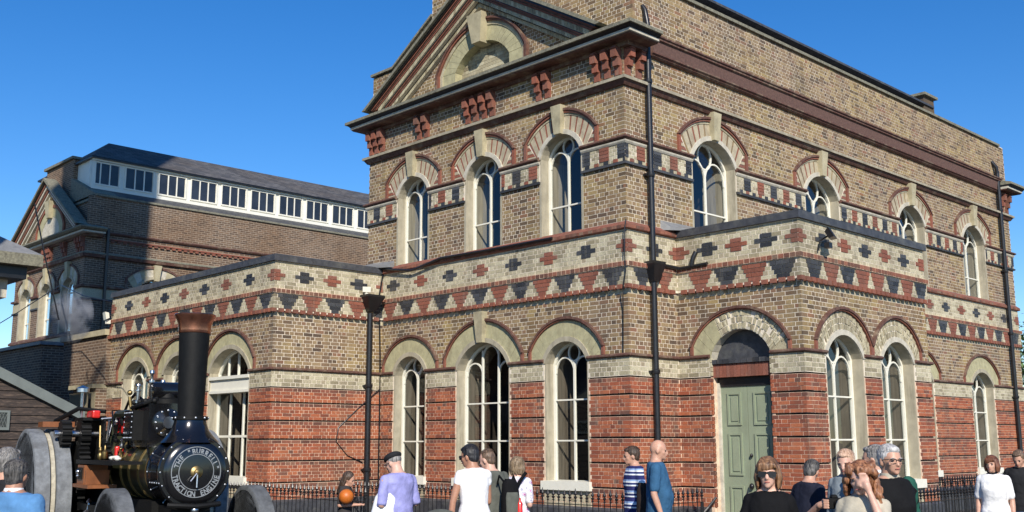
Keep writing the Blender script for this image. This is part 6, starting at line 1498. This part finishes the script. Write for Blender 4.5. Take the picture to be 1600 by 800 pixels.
mb = MB(); loft(mb, [(0, 0, -.24, .13, .07), (0, 0, -.22, .15, .09), (0, 0, 0, .15, .10), (0, 0, .17, .13, .085), (0, 0, .23, .08, .05)]); o = mb.build('bag', CLO['black'], t, smooth=True); d_ = o.modifiers.new('folds', 'DISPLACE'); d_.texture = tex; d_.strength = .04
mb = MB(); loft(mb, [(0, -.10, -.22, .10, .03), (0, -.10, -.0, .11, .035), (0, -.09, .06, .09, .02)]); mb.build('front_pocket', CLO['greyg'], t, smooth=True); MB().tube([(.10, .02, .2), (.12, .16, .27), (.12, .24, .16)], .016, 6).tube([(-.10, .02, .2), (-.12, .16, .27), (-.12, .24, .16)], .016, 6).build('strap', CLO['black'], t, smooth=True)
MB().lathe((.12, -.10, -.28), (0, 0, 1), [(0, .03), (0, .045), (.2, .045), (.23, .02), (.26, .02), (.27, 0)], 14).build('bottle', 'redpaint', t, smooth=True)
person('woman in floral shirt with fair shoulder length hair seen from behind', 808, 713, 13.0, 160, CLO['floral'], SKP, 'fair', 'bob', CLO['charcoal'], 'short', True, build=1.06, arms={-1: 'belly', 1: 'bent'})
q = Pw(800, 747, 12.82); q2 = Pw(832, 700, 12.8)
st = MB().tube([Pw(822, 738, 12.82), Pw(812, 752, 12.78), Pw(800, 780, 12.75), Pw(797, 800, 12.78)], .022, 6).build('shoulder_strap', CLO['black'], smooth=True); tag(st, 'black shoulder strap across the back of the floral shirt', 'strap')
person('man in blue striped jumper looking left', 990, 696, 13.9, -78, CLO['stripes'], SK, 'brown', 'short', CLO['jeans'], 'short', head=(-8, -8), arms={-1: 'hang', 1: 'hang'})
person('bald man in petrol blue T-shirt facing right', 1025, 687, 12.9, 82, CLO['blue'], SK, 'brown', 'bald', CLO['charcoal'], 'short', head=(0, -4), arms={-1: 'hang', 1: 'hang'}, build=1.04)
jk = MB(); loft(jk, [(0, 0, -.45, .07, .05), (0, 0, -.3, .10, .06), (0, 0, -.1, .09, .05), (0, 0, 0, .05, .03)], 16); jo = jk.build('folded_jacket', CLO['brown'], smooth=True); jo.location = Pw(1004, 755, 13.1); tag(jo, 'dark brown jacket hanging between the striped and the blue shirted man', 'jacket'); d_ = jo.modifiers.new('folds', 'DISPLACE'); d_.texture = tex; d_.strength = .05
p, e_, s_, h_ = person('woman in black T-shirt with golden brown bob and dark sunglasses', 1199, 713, 7.9, -14, CLO['black'], SKP, 'gold', 'fringe', CLO['jeans'], 'short', True, glasses='sun', head=(-4, 0), arms={-1: 'hang', 1: 'down'}, build=1.0)
mb = MB(); mb.hexa([(-.03, .150, .735*h_-.02), (-.03, .14, .735*h_-.02), (.025, .14, .735*h_-.014), (.025, .150, .735*h_-.014), (-.026, .150, .735*h_+.016), (-.026, .14, .735*h_+.016), (.035, .14, .735*h_+.022), (.035, .150, .735*h_+.022)]); lo = mb.build('shirt_badge', 'white', p); lo.location = (-.07, .012, 0)
person('person in black top with grey hair leaning with a camera', 1267, 716, 11.0, 118, CLO['navy'], SK, 'dk', 'short', CLO['black'], 'long', head=(25, -18), lean=.16, arms={-1: 'hold', 1: 'phone'}, build=1.04)
cp_ = Pw(1303, 786, 8.6); t = thing('camera', 'black digital camera held up in front of the red haired woman', 'camera', (cp_.x, cp_.y, cp_.z)); t.rotation_euler = (0, 0, -YAW+.25)
mb = MB(); mb.box((-.07, -.03, -.045), (.07, .03, .04)); mb.hexa([(-.03, -.03, .04), (-.03, .03, .04), (.03, .03, .04), (.03, -.03, .04), (-.018, -.025, .068), (-.018, .02, .068), (.018, .02, .068), (.018, -.025, .068)]); mb.box((-.085, -.04, -.045), (-.06, .03, .03)); o = mb.build('camera_body', 'blackdull', t); bv = o.modifiers.new('b', 'BEVEL'); bv.width = .006
MB().lathe((0.01, -.03, -.005), (0, -1, 0), [(0, .034), (.05, .034), (.052, .038), (.085, .038), (.09, .034), (.09, .028), (.07, .02), (.07, 0)], 24).build('lens', 'blackpaint', t, smooth=True)
hd2 = MB()
for f in range(4): cap(hd2, [(-.085, .02, -.035+f*.02), (-.10, -.02, -.035+f*.02), (-.078, -.048, -.035+f*.02)], [.010, .0095, .008], 8)
cap(hd2, [(-.10, .05, -.02), (-.09, .03, -.01)], [.03, .028], 10); cap(hd2, [(-.12, .25, -.14), (-.10, .06, -.02)], [.034, .028], 10)
o = hd2.build('hand', SK, smooth=True); o.matrix_basis = t.matrix_basis.copy(); tag(o, 'pale hand gripping the left side of the black camera', 'hand'); r_ = o.modifiers.new('r', 'REMESH'); r_.mode = 'VOXEL'; r_.voxel_size = .006; r_.use_smooth_shade = True
person('person with pale sandy hair half hidden behind the red haired woman', 1322, 700, 10.2, -35, CLO['steel'], SKP, 'sandy', 'short', CLO['black'], 'long', True, head=(0, -12))
person('woman with curly red hair shading her eyes with one hand', 1345, 718, 7.5, -20, CLO['beige'], SKP, 'red', 'curly', CLO['brown'], 'rolled', True, arms={1: 'hang', -1: 'brow'}, head=(-12, -10), build=1.02)
person('grey haired person in grey shirt with white collar seen from behind', 1366, 694, 9.6, -120, CLO['steel'], SK, 'grey', 'short', CLO['black'], 'long', collar=CLO['white'])
p, e_, s_, h_ = person('grey haired man with spectacles in black fleece with green sleeves', 1388, 693, 8.4, 16, CLO['fleece'], SK, 'white', 'short', CLO['black'], 'short', glasses=True, arms={-1: 'belly', 1: 'belly'}, head=(-4, 0), build=1.0, collar=CLO['beige'])
sl_ = MB(); k = 1.0*s_*1.03
for sd in (-1, 1):
    sh_ = Vector((sd*(.19*1.0*s_-.015), -.01, .828*h_-.02)); e, w_ = ((.06, -.05, -.30), (-.12, .17, -.34)); el = sh_+Vector((sd*e[0], e[1], e[2]))*s_; wr = sh_+Vector((sd*w_[0], w_[1], w_[2]))*s_
    cap(sl_, [sh_, sh_.lerp(el, .5), el], [.068*k, .066*k, .060*k]); cap(sl_, [el, el.lerp(wr, .4), el.lerp(wr, .93)], [.060*k, .054*k, .044*k])
o = sl_.build('sleeve', CLO['dgreen'], p); r_ = o.modifiers.new('r', 'REMESH'); r_.mode = 'VOXEL'; r_.voxel_size = .012; r_.use_smooth_shade = True; d_ = o.modifiers.new('folds', 'DISPLACE'); d_.texture = tex; d_.strength = .02
person('woman in white polo shirt with brown hair', 1549, 711, 13.8, -28, CLO['white'], SK, 'auburn', 'bob', CLO['black'], 'short', True, head=(-14, 0), arms={-1: 'hang', 1: 'hang'}, build=1.14, collar=CLO['charcoal'])
person('young man in dark open shirt and jeans looking down', 1592, 701, 15.0, -30, CLO['charcoal'], SK, 'short', 'short', CLO['jeans'], 'short', head=(-10, -22), arms={-1: 'hang', 1: 'hang'})
person('man in washed blue shirt with dark grey hair seen from behind at the lower left', 27, 716, 8.0, 172, CLO['sky'], SKT, 'dk', 'short', CLO['jeans'], 'short', build=1.12, collar=CLO['white'])
person('person with light grey hair partly behind the blue shirted man', 14, 698, 8.7, 150, CLO['charcoal'], SK, 'grey', 'short', CLO['black'], 'long')
pc_ = Pw(688, 806, 11.3); t = thing('pushchair', 'grey green folding pushchair in front of the woman in white', 'pushchair', (pc_.x, pc_.y, GZ)); hz = pc_.z-GZ
mb = MB(); mb.sphere((0, 0, hz-.12), .24, 18, 12, (1, 1.1, .8)); mb.build('hood', CLO['greyg'], t, smooth=True)
mb = MB().tube([(-.2, -.3, .15), (-.2, 0, .6), (-.2, .3, hz), (.2, .3, hz), (.2, 0, .6), (.2, -.3, .15)], .014, 8); mb.build('frame', 'iron', t)
for x in (-.2, .2):
    for y in (-.3, .3): MB().lathe((x-.02, y, .09), (1, 0, 0), [(0, .05), (0, .09), (.04, .09), (.04, .05)], 18).build('wheel', 'blackdull', t)
# ------------------------------------------------------------------ ground
g = MB(); g.add([(-600, -600, GZ), (600, -600, GZ), (600, 900, GZ), (-600, 900, GZ)], [(0, 1, 2, 3)])
M['asphalt'] = plain('grey_asphalt', (.06, .058, .055), .9, var=.3, scale=3, bscale=120, bstr=.5)
g.build('ground', 'asphalt', kind='structure')
